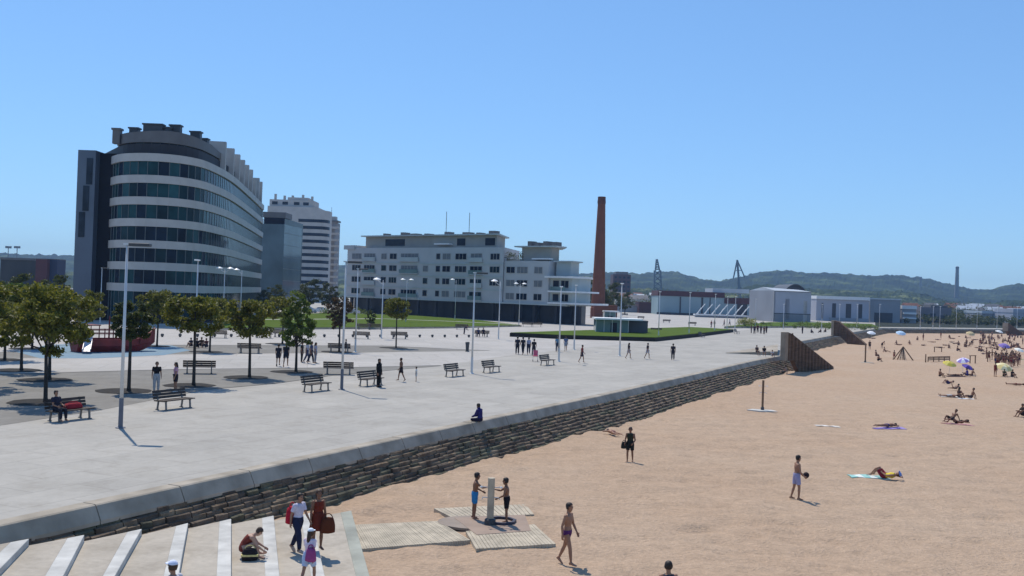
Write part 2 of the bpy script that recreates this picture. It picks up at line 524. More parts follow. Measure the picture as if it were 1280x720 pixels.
M_path = mat('pale_path', (0.46, 0.45, 0.40), 0.85, 0.1, 1)
pts = [(300, 402), (478, 400.3), (569, 403.8), (645, 407.6)]
mb = MB()
for (a, b), (c, d) in zip(pts[:-1], pts[1:]):
    p, q = P(a, b), P(c, d); n_ = Vector((-(q - p).y, (q - p).x, 0)).normalized() * 0.8
    mb.add([(v.x, v.y, PROM + 0.325) for v in (p - n_, q - n_, q + n_, p + n_)], [(0, 1, 2, 3)])
mb.build('lawn_path', M_path, kind='structure')

# ================================================================== SEA WALL
wall = empty('sea_wall', (EDGE[2].x, EDGE[2].y, 0), 'long stepped stone sea wall with a pale concrete coping between promenade and sand', 'sea wall')
M_stone = mat('wall_stone', (0.09, 0.066, 0.047), 0.95, 0.45, 1.3, 0.8, 7, tint=(0.13, 0.095, 0.065), detail=8)
M_stone2 = mat('wall_stone_brown', (0.13, 0.085, 0.052), 0.95, 0.45, 1.5, 0.8, 7, tint=(0.19, 0.14, 0.09), detail=8)
M_stone3 = mat('wall_stone_algae', (0.068, 0.06, 0.038), 0.95, 0.45, 1.6, 0.8, 7, tint=(0.115, 0.105, 0.065), detail=8)
cp = MB()
fr = edge_frames(3.0)
for (p, n_, t), (q, n2, t2) in zip(fr[:-1], fr[1:]):
    d = (q - p).normalized() * 0.018
    a, b = p + d, q - d
    jz = random.uniform(-0.006, 0.006)
    prof = [(-0.45, 1.0), (-0.45, PROM + 0.014 + jz), (0.0, PROM + 0.014 + jz), (0.05, PROM - 0.02), (0.24, 1.10), (0.24, 1.0)]
    vs = [(a.x + n_.x * u, a.y + n_.y * u, z) for u, z in prof] + [(b.x + n2.x * u, b.y + n2.y * u, z) for u, z in prof]
    k = len(prof)
    cp.add(vs, [(i, i + 1, k + i + 1, k + i) for i in range(k - 1)] + [tuple(range(k - 1, -1, -1)), tuple(range(k, 2 * k))])
cp.build('coping', M_conc, wall)
st = MB()
NC = 9
fr = edge_frames(0.25)
cum = [0]
for a, b in zip(fr[:-1], fr[1:]): cum.append(cum[-1] + (b[0] - a[0]).length)
def at_s(s):
    i = min(max(np.searchsorted(cum, s) - 1, 0), len(fr) - 2)
    t = (s - cum[i]) / (cum[i + 1] - cum[i])
    return fr[i][0].lerp(fr[i + 1][0], t), fr[i][1].lerp(fr[i + 1][1], t).normalized(), fr[i][2] + (fr[i + 1][2] - fr[i][2]) * t
rr = random.Random(5)
for c in range(NC):
    s = 12 + rr.uniform(0, 0.5)
    while s < cum[-1] - 2:
        far = max(1.0, (s - 60) / 60)
        L = rr.uniform(0.4, 1.0) * far
        pa, na, ta = at_s(s + 0.02); pb, nb, tb_ = at_s(min(s + L - 0.02, cum[-1]))
        vs = []
        jo, jz = rr.uniform(-0.05, 0.03), rr.uniform(-0.028, 0.02)
        z1 = 1.09 - c * 0.136 + jz; z0 = z1 - 0.25
        for (p, n_, t) in ((pa, na, ta), (pb, nb, tb_)):
            st_ = (t - 0.14) / NC
            u0 = -0.1; u1 = 0.14 + st_ * (c + 1) + jo + rr.uniform(-0.03, 0.03)
            e = rr.uniform(0.015, 0.05)
            for u, z in ((u0, z0), (u0, z1), (u1 - e * 1.5, z1 + rr.uniform(-0.02, 0.01)), (u1, z1 - e), (u1 + rr.uniform(0, 0.04), z0)):
                vs.append((p.x + n_.x * u, p.y + n_.y * u, z))
        st.add(vs, [(i, i + 1, 6 + i, 5 + i) for i in range(4)] + [(4, 3, 2, 1, 0), (5, 6, 7, 8, 9)], rr.choice((0, 0, 1, 1, 2)) if c < 7 else rr.choice((0, 2, 2, 1)))
        s += L
st.build('stone_courses', [M_stone, M_stone2, M_stone3], wall)

# ================================================================== BEACH STEPS (bottom left)
stairs = empty('beach_steps', G(250, 700, 0.4), 'broad pale concrete steps with white nosings going down beside the sea wall to the sand', 'steps')
tops = [(15, 695.5), (95, 689), (166.5, 680), (232, 671), (289, 664.6), (343.6, 659.8), (392, 655.5), (443, 652)]
bots = [(-4, 715), (79, 720), (143.6, 720), (223, 720), (289, 720), (349.5, 720), (406, 720), (462, 720)]
zs = [1.24, 1.08, 0.92, 0.76, 0.60, 0.44, 0.28, 0.12]
lines = []
for (a, b), z in zip(zip(tops, bots), zs):
    p, q = G(a[0], a[1], z), G(b[0], b[1], z)
    d = (q - p).normalized()
    lines.append((p - d * 1.6, p + d * 15.0))
lines.insert(0, (lines[0][0] + (lines[0][0] - lines[1][0]), lines[0][1] + (lines[0][1] - lines[1][1])))
lines.insert(0, (lines[0][0] + (lines[0][0] - lines[1][0]), lines[0][1] + (lines[0][1] - lines[1][1])))
zs = [1.48, 1.40] + zs
for i in range(1, len(lines)):
    (a0, a1), (b0, b1) = lines[i - 1], lines[i]
    z = zs[i]
    w0, w1 = (b0 - a0).xy.normalized() * 0.46, (b1 - a1).xy.normalized() * 0.46
    last = i == len(lines) - 1
    t = MB(); t.prism([(a0.x, a0.y), (a1.x, a1.y), (b1.x - w1.x, b1.y - w1.y), (b0.x - w0.x, b0.y - w0.y)], -0.3, z)
    t.build('tread', M_step, stairs)
    nb = MB(); nb.prism([(b0.x - w0.x, b0.y - w0.y), (b1.x - w1.x, b1.y - w1.y), (b1.x, b1.y), (b0.x, b0.y)], -0.3, z + 0.006)
    nb.build('nosing', M_pad if last else M_nose, stairs, bevel=0.015)
def ST(px, py):
    z = 0.4
    for _ in range(8):
        g = G(px, py, z); z = step_z(g.x, g.y)
    return G(px, py, z + 0.006)
def step_z(x, y):
    z = 0
    for i in range(1, len(lines)):
        (a0, a1), (b0, b1) = lines[i - 1], lines[i]
        def side(p, q): return (q.x - p.x) * (y - p.y) - (q.y - p.y) * (x - p.x)
        if side(a0, a1) > 0 and side(b0, b1) <= 0: return zs[i]
    return z

# ================================================================== GROYNES
def groyne(inner, outer, label, thick, hgt, end_light=True):
    a, b = inner, outer
    d = (b - a).xy; L = d.length; d = d.normalized(); n_ = Vector((-d.y, d.x))
    root = empty('groyne', (a.x, a.y, 0), label, 'groyne', 'timber groynes')
    toe = 2.1
    prof = [(-1.6, PROM - 0.1), (-1.6, hgt), (-0.5, hgt * 0.96), (L, 0.25), (L, -0.2), (toe, -0.2), (0.15, PROM - 0.1)]
    mb = MB(); k = len(prof)
    vs = [(a.x + d.x * s + n_.x * o, a.y + d.y * s + n_.y * o, z) for o in (0, thick) for s, z in prof]
    mb.add(vs, [tuple(range(k)), tuple(range(2 * k - 1, k - 1, -1))] + [((i + 1) % k, i, k + i, k + (i + 1) % k) for i in range(k)])
    pl = mb                                                  # planks on the near face
    import_n = int(L / 0.9)
    for i in range(import_n + 2):
        s = -1.5 + i * (L + 1.4) / (import_n + 1)
        zt = hgt if s < -0.5 else hgt * 0.96 + (0.25 - hgt * 0.96) * (s + 0.5) / (L + 0.5)
        c0 = Vector((a.x + d.x * s - n_.x * 0.06, a.y + d.y * s - n_.y * 0.06))
        zb = PROM if s < 0.1 else max(-0.1, PROM * (1 - s / toe))
        if zt > 0.4: pl.bar((c0.x, c0.y, zb), (c0.x, c0.y, zt - 0.12), 0.16, 0.11)
    mb.build('timber_wall', M_wood, root)
    e = MB()
    e.prism([(a.x + d.x * s + n_.x * o, a.y + d.y * s + n_.y * o) for s, o in ((-2.3, -0.05), (-1.58, -0.05), (-1.58, thick + 0.05), (-2.3, thick + 0.05))], PROM - 0.1, hgt + 0.02)
    e.build('concrete_end', M_woodend, root, bevel=0.04)
    return root
groyne(G(988, 449, 1.5) + Vector((0.3, 0, 0)), G(1042, 461, 0), 'nearest tall dark timber groyne sloping from the promenade edge to the sand', 0.5, 4.5)
groyne(G(1050, 420, 1.5), G(1081, 431.5, 0), 'middle dark timber groyne sloping down, behind the two-person shower post', 0.6, 4.6)
groyne(G(1262, 413.5, 1.5), G(1281, 419, 0), 'farthest small dark groyne at the right end of the beach', 1.4, 4.0)
# low ledge and slit of the stair near the first groyne
led = MB()
A, B_, C_ = P(907, 441.5), P(972, 444.5), P(972, 437.5)
led.add([(A.x, A.y, PROM), (B_.x, B_.y, PROM), (C_.x, C_.y, PROM), (A.x, A.y, PROM + 0.05), (B_.x, B_.y, PROM + 0.5), (C_.x, C_.y, PROM + 0.75)], [(0, 1, 4, 3), (1, 2, 5, 4), (2, 0, 3, 5), (3, 4, 5), (2, 1, 0)])
led.build('concrete_ledge', M_conc, None, label='low grey wedge shaped concrete ledge rising towards the nearest groyne', cat='ledge')

# ================================================================== HILLS
ridge = [(-400, 322), (0, 318), (88, 322), (250, 336), (430, 332), (560, 345), (700, 346), (755, 342), (790, 343), (845, 343), (880, 350), (900, 352), (915, 350), (940, 346), (985, 342.5), (1040, 342.5), (1090, 345), (1125, 346), (1150, 350), (1185, 358), (1215, 362), (1240, 361.5), (1258, 357), (1300, 356), (1700, 372)]
def ridge_y(px):
    for (a, b), (c, d) in zip(ridge[:-1], ridge[1:]):
        if a <= px <= c: return b + (d - b) * (px - a) / (c - a)
    return 350
def hills(name, Y0, Y1, Y2, dy, seed, m_, amp):
    rs_ = np.random.RandomState(seed)
    ph = rs_.uniform(0, 6.28, (12, 2)); kk = rs_.uniform(0.004, 0.03, (12, 2)) * rs_.choice([-1, 1], (12, 2))
    mb = MB(); ncol, nrow = 700, 30
    for j in range(nrow):
        for i in range(ncol):
            px = -400 + i * 2100 / (ncol - 1)
            tY = j / (nrow - 1)
            Yc = Y0 + (Y2 - Y0) * tY
            x = (px - 640) / F_PX * Yc
            top = W(px, ridge_y(px) + dy, Y1).z
            if Yc <= Y1: h = (0.5 - 0.5 * math.cos(math.pi * (Yc - Y0) / (Y1 - Y0)))
            else: h = 1 - 0.3 * ((Yc - Y1) / (Y2 - Y1)) ** 2
            nz = sum(math.sin(kk[q, 0] * x + kk[q, 1] * Yc + ph[q, 0]) for q in range(12)) / 12
            fine = rs_.uniform(-.45, .45) + math.sin(px * 0.37 + 2 * j) * 0.4
            mb.v.append((x, Yc, -1 + (top + 1) * h + amp * h * (nz + 0.25 * fine) * (1 if Yc <= Y1 else 0.3)))
    for j in range(nrow - 1):
        for i in range(ncol - 1):
            a = j * ncol + i
            mb.f.append((a, a + 1, a + ncol + 1, a + ncol)); mb.m.append(0)
    return mb.build(name, m_, kind='structure')
def hill_mat(name, dark, mid, field, scale):
    mt = bpy.data.materials.new(name); mt.use_nodes = True
    n = mt.node_tree; L = n.links.new; b = n.nodes['Principled BSDF']; b.inputs['Roughness'].default_value = 0.95; b.inputs['Specular IOR Level'].default_value = 0.05
    tc = n.nodes.new('ShaderNodeTexCoord')
    mp = n.nodes.new('ShaderNodeMapping'); mp.inputs['Scale'].default_value = (1, 0.5, 3)
    L(tc.outputs['Object'], mp.inputs[0])
    z = n.nodes.new('ShaderNodeTexNoise'); z.inputs['Scale'].default_value = scale; z.inputs['Detail'].default_value = 8; z.inputs['Roughness'].default_value = 0.65
    L(mp.outputs[0], z.inputs['Vector'])
    r = n.nodes.new('ShaderNodeValToRGB'); e = r.color_ramp.elements
    e[0].position = 0.40; e[0].color = (*dark, 1); e[1].position = 0.66; e[1].color = (*field, 1)
    k = e.new(0.54); k.color = (*mid, 1)
    L(z.outputs['Fac'], r.inputs[0]); L(r.outputs[0], b.inputs['Base Color'])
    return mt
hills('hills', 1300, 2500, 2900, 0, 2, hill_mat('hill_woods', (0.018, 0.030, 0.016), (0.035, 0.055, 0.024), (0.10, 0.13, 0.05), 0.016), 16)
hills('hills', 800, 1350, 1600, 19, 9, hill_mat('foothill_woods', (0.016, 0.028, 0.014), (0.04, 0.06, 0.024), (0.15, 0.17, 0.07), 0.022), 12)

# ================================================================== BUILDINGS
def catmull(pts, k=5):
    out = []
    for i in range(len(pts) - 1):
        p0, p1, p2, p3 = pts[max(i - 1, 0)], pts[i], pts[i + 1], pts[min(i + 2, len(pts) - 1)]
        for j in range(k):
            t = j / k
            out.append(tuple(0.5 * (2 * p1[a] + (p2[a] - p0[a]) * t + (2 * p0[a] - 5 * p1[a] + 4 * p2[a] - p3[a]) * t * t + (3 * p1[a] - p0[a] - 3 * p2[a] + p3[a]) * t ** 3) for a in (0, 1)))
    out.append(pts[-1])
    return out
def offset(path, d):
    out = []
    for i, p in enumerate(path):
        a, b = path[max(i - 1, 0)], path[min(i + 1, len(path) - 1)]
        v = Vector((b[0] - a[0], b[1] - a[1])).normalized()
        out.append((p[0] + v.y * d, p[1] - v.x * d))
    return out
def resample(path, step):
    out = [path[0]]; acc = 0
    for a, b in zip(path[:-1], path[1:]):
        L = math.hypot(b[0] - a[0], b[1] - a[1])
        while acc + L >= step:
            t = (step - acc) / L
            a = (a[0] + (b[0] - a[0]) * t, a[1] + (b[1] - a[1]) * t)
            out.append(a); L = math.hypot(b[0] - a[0], b[1] - a[1]); acc = 0
        acc += L
    out.append(path[-1])
    return out

M_spandrel = mat('pale_spandrel', (0.45, 0.43, 0.40), 0.6, 0.08, 0.5)
M_darkstone = mat('dark_stone_cladding', (0.028, 0.028, 0.033), 0.6, 0.2, 0.5, spec=.2)
M_fascia = mat('dark_grey_fascia', (0.125, 0.12, 0.12), 0.6, 0.15, 0.4)
M_fin = mat('pale_grey_fin', (0.43, 0.41, 0.385), 0.7, 0.12, 0.5)
GL = [glass_mat('glass_teal_%d' % i, c) for i, c in enumerate(((0.006, 0.026, 0.034), (0.010, 0.048, 0.055), (0.006, 0.014, 0.028), (0.018, 0.075, 0.085)))]
M_mull = mat('mullion_metal', (0.10, 0.12, 0.125), 0.5, 0.1, 1)

# --- curved glass office block
b1 = empty('office_block', (-58, 149, PROM), 'curved office block of dark teal glass with pale horizontal bands, tallest building on the left', 'building')
front = catmull([(-61.3, 151.5), (-58.5, 148), (-54.5, 146.2), (-50.8, 147), (-48.6, 150.2), (-48.0, 156), (-49.2, 172), (-54.0, 203), (-59, 233)], 5)
front = resample(front, 1.55)
back = [(-84, 233), (-66.2, 160)]
def ring(d): return offset(front, d) + back
rg = random.Random(11)
def glassband(name, d, z0, z1, parent, path=None):
    path = path or front
    pa = offset(path, d)
    mb = MB()
    for a, b in zip(pa[:-1], pa[1:]):
        mb.add([(a[0], a[1], z0), (b[0], b[1], z0), (b[0], b[1], z1), (a[0], a[1], z1)], [(0, 1, 2, 3)], rg.choice((0, 0, 1, 1, 2, 2, 3)))
    for a in pa[::1]:
        mb.bar((a[0], a[1], z0), (a[0], a[1], z1), 0.09, 0.16, 4)
    return mb.build(name, GL + [M_mull], parent)
core = MB(); core.prism(ring(-0.5), PROM, 28.0); core.build('core_wall', M_darkstone, b1)
zc = [25.9 - 3.2 * i for i in range(7)]
for z in zc:
    sp = MB(); sp.prism(ring(0.30), z - 0.58, z + 0.58); sp.build('spandrel_band', M_spandrel, b1)
for i, z in enumerate(zc):
    glassband('window_band', 0.0, (zc[i + 1] + 0.58) if i < 6 else PROM + 0.3, z - 0.58, b1)
attic = [p for p in front if p[1] < 170]
glassband('window_band', -1.0, 26.48, 28.2, b1, attic)
fa = MB()
pa, pi = offset(attic, -0.4), offset(attic, -5.5)
nA = len(pa)
for i in range(nA - 1):
    def zt(k):
        u = k / (nA - 1)
        return 29.7 + 0.3 * math.exp(-((u - .36) / .12) ** 2) + 0.25 * math.exp(-((u - .68) / .07) ** 2) - 1.3 * max(0, u - 0.5)
    q = [(pa[i], 28.2, zt(i)), (pa[i + 1], 28.2, zt(i + 1)), (pi[i + 1], 28.2, zt(i + 1)), (pi[i], 28.2, zt(i))]
    vs = [(p[0], p[1], z0) for p, z0, z1 in q] + [(p[0], p[1], z1) for p, z0, z1 in q]
    fa.add(vs, [(0, 1, 5, 4), (2, 3, 7, 6), (4, 5, 6, 7), (3, 2, 1, 0)] + ([(3, 0, 4, 7)] if i == 0 else []) + ([(1, 2, 6, 5)] if i == nA - 2 else []))
fa.build('roof_fascia', M_fascia, b1)
rc = MB(); rc.prism([(-62.6, 156), (-60.9, 152.2), (-57, 152.2), (-57, 158)], 26, 29.6); rc.build('roof_corner', M_fascia, b1)
for px, py, wd in ((147, 161, 1.1),):
    w = W(px, py, 150 if px < 200 else 156)
    ch = MB(); ch.box((w.x, w.y, w.z - 1.2), (wd, 1.0, 2.2)); ch.box((w.x, w.y, w.z - 0.1), (wd + 0.3, 1.3, 0.3))
    ch.build('chimney', M_fascia, b1)
for tpx, wd, up in ((166, 1.3, .7), (192, 2.8, 1.0), (208, 1.0, .5), (222, 1.5, 1.0), (246, 1.5, 1.2), (256, 1.1, .8)):
    pr_ = offset(attic, -1.6)
    k = min(range(nA), key=lambda i: abs(640 + 6 + F_PX * pr_[i][0] / pr_[i][1] - tpx))
    u = k / (nA - 1); zz = 29.7 + 0.3 * math.exp(-((u - .36) / .12) ** 2) + 0.25 * math.exp(-((u - .68) / .07) ** 2) - 1.3 * max(0, u - 0.5)
    ch = MB(); ch.box((pr_[k][0], pr_[k][1], zz + up / 2 - .1), (wd, 1.1, up + .2)); ch.box((pr_[k][0], pr_[k][1], zz + up + .1), (wd + .3, 1.4, .22)); ch.build('chimney', M_grdark, b1)
# fins over the long right side
rows = [p for p in front if p[1] >= 163]
fpath = resample(rows, 7.7)
for i, a in enumerate(fpath[:9]):
    d = Vector((a[0] + 0.3, a[1])); dirv = Vector((-0.14, 0.99)); nv = Vector((-0.99, -0.14))
    hh = 31.2 - (1.4 if i == 6 else 0)
    fb = MB()
    p0, p1 = d, d + dirv * 1.1
    fb.prism([tuple(p0), tuple(p1), tuple(p1 + nv * 9), tuple(p0 + nv * 9)], 25.5, hh)
    p2, p3 = d + dirv * 1.1 + nv * 1.2, d + dirv * (6.9 if i != 5 else 4) + nv * 1.2
    fb.prism([tuple(p2), tuple(p3), tuple(p3 + nv * 7), tuple(p2 + nv * 7)], 25.5, hh - 2.8)
    f_ = fb.build('attic_fin', M_fin, b1)
    for zz in (26.6, 28.5):
        wv = MB(); c = d + dirv * 3.8 + nv * 1.17
        wv.box((c.x, c.y, zz), (0.08, 3.2, 1.2), math.atan2(dirv.y, dirv.x) - math.pi / 2)
        wv.build('window', M_glassB, f_)
# left slab: pale glazed edge and dark recess
sl_ = MB(); sl_.box((-65.0, 153.5, (PROM + 27.2) / 2), (2.7, 6, 27.2 - PROM)); sl_.build('stair_slab', mat('pale_blue_cladding', (0.10, 0.125, 0.165), 0.4, 0.15, 0.15), b1)
for z0, z1, xo in ((22, 26, .5), (18, 21.8, .1), (14, 17.8, -.4)):
    g = MB(); g.box((-65.0 + xo, 150.45, (z0 + z1) / 2), (0.9, 0.1, z1 - z0)); g.build('window', M_glassB, b1)
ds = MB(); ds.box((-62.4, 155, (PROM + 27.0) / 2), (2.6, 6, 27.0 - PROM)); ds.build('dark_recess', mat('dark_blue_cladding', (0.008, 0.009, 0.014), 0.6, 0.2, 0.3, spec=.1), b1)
ant = MB(); w = W(241, 170, 160); ant.bar((w.x, w.y, 29), (w.x, w.y, w.z), 0.06, 0.06); ant.bar((w.x - .5, w.y, w.z - .3), (w.x + .5, w.y, w.z - .3), 0.05, 0.05)
ant.build('aerial', M_mull, b1)

# generic helpers for the boxy blocks: width along x, front towards the camera
def facing_box(parent, name, m_, px0, px1, Y, ytop, depth=12, z0=PROM, Yr=None):
    """upright block whose front runs from px0 at distance Y to px1 at distance Yr"""
    Yr = Yr or Y
    a = ((px0 - 640) / F_PX * Y, Y); b = ((px1 - 640) / F_PX * Yr, Yr)
    zt = W((px0 + px1) / 2, ytop, (Y + Yr) / 2).z
    d = Vector((b[0] - a[0], b[1] - a[1])).normalized(); n_ = Vector((-d.y, d.x)) * depth
    mb = MB(); mb.prism([a, b, (b[0] + n_.x, b[1] + n_.y), (a[0] + n_.x, a[1] + n_.y)], z0, zt)
    o = mb.build(name, m_, parent)
    return o, Vector(a), Vector(b), d, zt
def strip_on(parent, name, m_, a, d, u0, u1, z0, z1, proud=0.12, thick=0.3):
    n_ = Vector((-d.y, d.x))
    p = a + d * u0 - n_ * proud; q = a + d * u1 - n_ * proud
    mb = MB(); mb.prism([tuple(p), tuple(q), tuple(q + n_ * thick), tuple(p + n_ * thick)], z0, z1)
    return mb.build(name, m_, parent)

# --- dark glass block
b2 = empty('glass_block', W(352, 360, 285) * 1.0, 'dark glass block right of the curved office block, low and half reflecting the sky', 'building')
b2.location.z = PROM
o, a, b, d, zt = facing_box(b2, 'glass_wall', glass_mat('blue_black_glass', (0.010, 0.011, 0.020), 0.2, 0.4, 0.2, spec=.12), 327, 353, 285, 272, 25)
for k in range(6): strip_on(b2, 'floor_joint', M_mull, a, d, 0, 6, 3 + k * 4, 3.2 + k * 4, 0.05, 0.1)
strip_on(b2, 'parapet', M_fascia, a, d, -0.3, 6.3, zt, zt + 1.6, 0.2, 8)
o, a, b, d, zt = facing_box(b2, 'mirror_wall', glass_mat('mirror_glass', (0.09, 0.13, 0.15), 0.06, 0.3, 0.12, spec=.6), 353, 375, 283, 283, 22, Yr=300)
for k in range(7): strip_on(b2, 'floor_joint', M_mull, a, d, 0, (b - a).length, 2.5 + k * 3.4, 2.6 + k * 3.4, 0.05, 0.1)

# --- white banded tower and its slim neighbour
b3 = empty('white_tower', (W(368, 360, 430).x, 430, PROM), 'tall pale banded apartment tower behind the dark glass block', 'building')
M_towerw = mat('tower_pale_render', (0.46, 0.43, 0.40), 0.8, 0.1, 0.3)
o, a, b, d, zt = facing_box(b3, 'wall', M_towerw, 331, 394, 430, 258, 30)
Lw = (b - a).length
n_ = Vector((-d.y, d.x))
cur = catmull([tuple(b - d * 0.2), tuple(b + d * 2.4 + n_ * 0.8), tuple(b + d * 4.2 + n_ * 4), tuple(b + d * 4.4 + n_ * 10)], 4)
cb = MB(); cb.prism(cur + [tuple(b + n_ * 10), tuple(b + n_ * 0.4)], PROM, zt - 1.2); cb.build('curved_bay', M_towerw, b3)
for k in range(15):
    z = 3.5 + k * 2.95
    if z + 1.5 > zt - 2.5: break
    strip_on(b3, 'window_band', M_glassB, a, d, 1.0, Lw * 0.42, z, z + 1.35, 0.06, 0.2)
    g = MB(); cc = offset(cur, 0.06)
    g.prism([tuple(a + d * (Lw * 0.62) - n_ * 0.06), tuple(b - d * 0.2 - n_ * 0.06)] + cc[1:-3] + [tuple(b + n_ * 3)] + [tuple(a + d * (Lw * 0.62) + n_ * 0.5)], z, z + 1.35)
    g.build('window_band', M_glassB, b3)
strip_on(b3, 'penthouse', M_towerw, a, d, 0.4, 19.5, zt, zt + 3.0, -1.5, 12)
strip_on(b3, 'penthouse', M_towerw, a, d, 8.0, 17, zt + 3.0, zt + 4.2, -2.5, 9)
for u in (2, 6, 9.5, 14, 18): strip_on(b3, 'chimney', M_fin, a, d, u, u + 0.9, zt + 3.0, zt + 4.9 + (u % 3) * .3, -3, 1)
for u in (1.5, 6.0, 11.0, 15): strip_on(b3, 'window', M_glassB, a, d, u, u + 2.4, zt + .8, zt + 2.1, -1.45, 0.2)

b4 = empty('slim_tower', (W(412, 360, 470).x, 470, PROM), 'slim grey tower with stacked balconies, right neighbour of the banded tower', 'building')
o, a, b, d, zt = facing_box(b4, 'wall', mat('tower_grey', (0.24, 0.23, 0.23), 0.8, 0.1, 0.3), 402, 416, 470, 277, 14)
for k in range(14):
    z = 4 + k * 2.9
    if z > zt - 1: break
    strip_on(b4, 'balcony', M_fin, a, d, 2.2, 7.2, z, z + 1.0, 1.2, 2.5)
    strip_on(b4, 'window', M_glassB, a, d, 0.6, 1.8, z, z + 1.4, 0.05, 0.2)
strip_on(b4, 'roof_slab', M_fascia, a, d, 1.5, 6.8, zt, zt + 0.7, 0.6, 8)
strip_on(b4, 'roof_box', M_fin, a, d, 2.2, 5.5, zt + 0.7, zt + 2.6, -1, 4)
strip_on(b4, 'aerial', M_mull, a, d, 3.0, 3.15, zt + 2.6, zt + 7, -2, .15)

# --- long white apartment building
APZ = math.atan2(-0.634, 0.773)
ap = empty('apartment_building', (-43.6, 262, PROM), 'long low white apartment building with stepped terraces beside the brick chimney', 'building', rz=APZ)
M_apw = mat('white_render', (0.50, 0.50, 0.50), 0.8, 0.07, 0.25)
M_apg = mat('greenish_white_render', (0.45, 0.49, 0.48), 0.8, 0.08, 0.25)
M_apb = mat('beige_penthouse', (0.36, 0.335, 0.29), 0.8, 0.1, 0.3)
M_arc = mat('dark_arcade_cladding', (0.03, 0.034, 0.044), 0.45, 0.3, 0.4)
def lb(name, m_, x0, x1, y0, y1, z0, z1, par=ap, bevel=0):
    mb = MB(); mb.box(((x0 + x1) / 2, (y0 + y1) / 2, (z0 + z1) / 2), (x1 - x0, y1 - y0, z1 - z0)); return mb.build(name, m_, par, local=True, bevel=bevel)
def slab_poly(name, m_, pts, z0, z1, par=ap):
    mb = MB(); mb.prism(pts, z0, z1); return mb.build(name, m_, par, local=True)
slab_poly('arcade', M_arc, [(0.8, 2.2), (73.5, 2.2), (70, 10), (60, 14), (0.8, 14)], 0, 4.1)
slab_poly('wall', M_apw, [(0, 0), (53.6, 0), (46, 15), (0, 15)], 4.1, 16.9)
slab_poly('wall', M_apw, [(53.6, 0.3), (66.5, 0.3), (66.0, 5), (60, 14), (47, 14)], 4.1, 13.8)
slab_poly('wall', M_apg, [(66.5, 0.9), (72.5, 0.9), (73.9, 1.7), (74.5, 3.6), (72.5, 8), (66.0, 11)], 4.1, 10.6)
for i in range(13):                                     # arcade columns
    x = 1.2 + i * 6.1
    lb('column', M_arc if i % 3 else M_darkstone, x, x + 0.7, 0.4, 1.1, 0, 4.1)
M_blind = mat('window_blind', (0.17, 0.18, 0.19), 0.6, 0.15, 0.8)
def ap_window(x, z, w, h, y=0.0, sill=True):
    fr_ = MB()
    t = 0.08
    fr_.box((x, y - 0.03, z + h / 2 + t / 2), (w + 2 * t, 0.10, t)); fr_.box((x, y - 0.03, z - h / 2 - t / 2), (w + 2 * t, 0.14, t))
    fr_.box((x - w / 2 - t / 2, y - 0.03, z), (t, 0.10, h)); fr_.box((x + w / 2 + t / 2, y - 0.03, z), (t, 0.10, h))
    for k in range(1, int(w / 1.3) + 1 if w > 1.8 else 1): fr_.box((x - w / 2 + w * k / (int(w / 1.3) + 1), y - 0.035, z), (t, 0.09, h))
    f_ = fr_.build('window', M_fin, ap, local=True)
    p_ = MB(); p_.box((x, y - 0.005, z), (w, 0.05, h)); p_.build('pane', rg.choice((M_glassB, M_glassB, GL[0], GL[2], M_blind)), f_, local=True)
cols_w = [(1.9, 5.5), (6.5, 10.8), (13, 15), (16, 18.7), (20.1, 26.2), (28, 29.6), (32.3, 33.7), (34.5, 37), (38.5, 42.3), (43.4, 47.2), (49.5, 52.6)]
for f in range(4):
    for i, (t0, t1) in enumerate(cols_w):
        if (f * 5 + i * 3) % 13 == 4: continue
        zc_ = 4.1 + 3.0 * f + 1.65
        k = rg.uniform(.86, 1.0)
        ap_window((t0 + t1) / 2, zc_, (t1 - t0) * k, 1.35)
        if i in (1, 4, 9): lb('balcony_rail', M_apg if f % 2 else M_glassG, t0 - .2, t1 + .2, -0.42, -0.36, zc_ - 1.2, zc_ - .25); lb('balcony_slab', M_apw, t0 - .25, t1 + .25, -0.45, 0.05, zc_ - 1.36, zc_ - 1.2)
for f in range(3):
    for x, w in ((55.6, 2.4), (59.0, 3.0), (63.6, 2.2)): ap_window(x, 4.1 + 3 * f + 1.65, w, 1.35, 0.3)
for f in range(2):
    for x, w in ((68.2, 1.6), (70.6, 2.0)): ap_window(x, 4.1 + 3 * f + 1.7, w, 1.5, 0.9)
for z in (7.1, 10.1, 13.1): lb('string_course', M_apg, 0, 53.6, -0.12, 0.1, z - 0.25, z + 0.1)
lb('string_course', M_apg, -0.6, 72.0, -0.25, 1.2, 4.0, 4.35)
# penthouses
slab_poly('penthouse', M_apb, [(4.5, 2.2), (49.5, 2.2), (43, 13), (4.5, 13)], 16.9, 19.9)
slab_poly('roof_slab', M_apg, [(3.6, 1.2), (51.0, 1.2), (43.5, 14), (3.6, 14)], 19.9, 20.2)
lb('parapet', M_apw, -1.2, 3.0, -0.3, 6, 16.5, 17.6)
for x, w in ((12, 7), (37, 2.6), (46, 3)): lb('window', M_glassB, x, x + w, 2.12, 2.3, 17.5, 19.2)
lb('awning', M_white, 30.5, 35.5, 0.9, 2.2, 17.7, 18.0)
slab_poly('penthouse', M_apb, [(57, 2.4), (65.5, 2.4), (65.3, 5.5), (60, 12), (57, 12)], 13.8, 17.0)
slab_poly('roof_slab', M_apg, [(55.5, 1.4), (67.5, 1.4), (67, 6), (60.5, 13), (55.5, 13)], 17.0, 17.3)
lb('awning', M_white, 61.0, 66.0, 1.0, 2.4, 14.2, 14.5)
slab_poly('penthouse', M_apg, [(67, 2.4), (71, 2.4), (70.6, 6), (66, 9)], 10.6, 13.7)
slab_poly('roof_slab', M_apg, [(66.6, 1.8), (72, 1.8), (71.2, 6.6), (66, 10)], 13.7, 13.98)
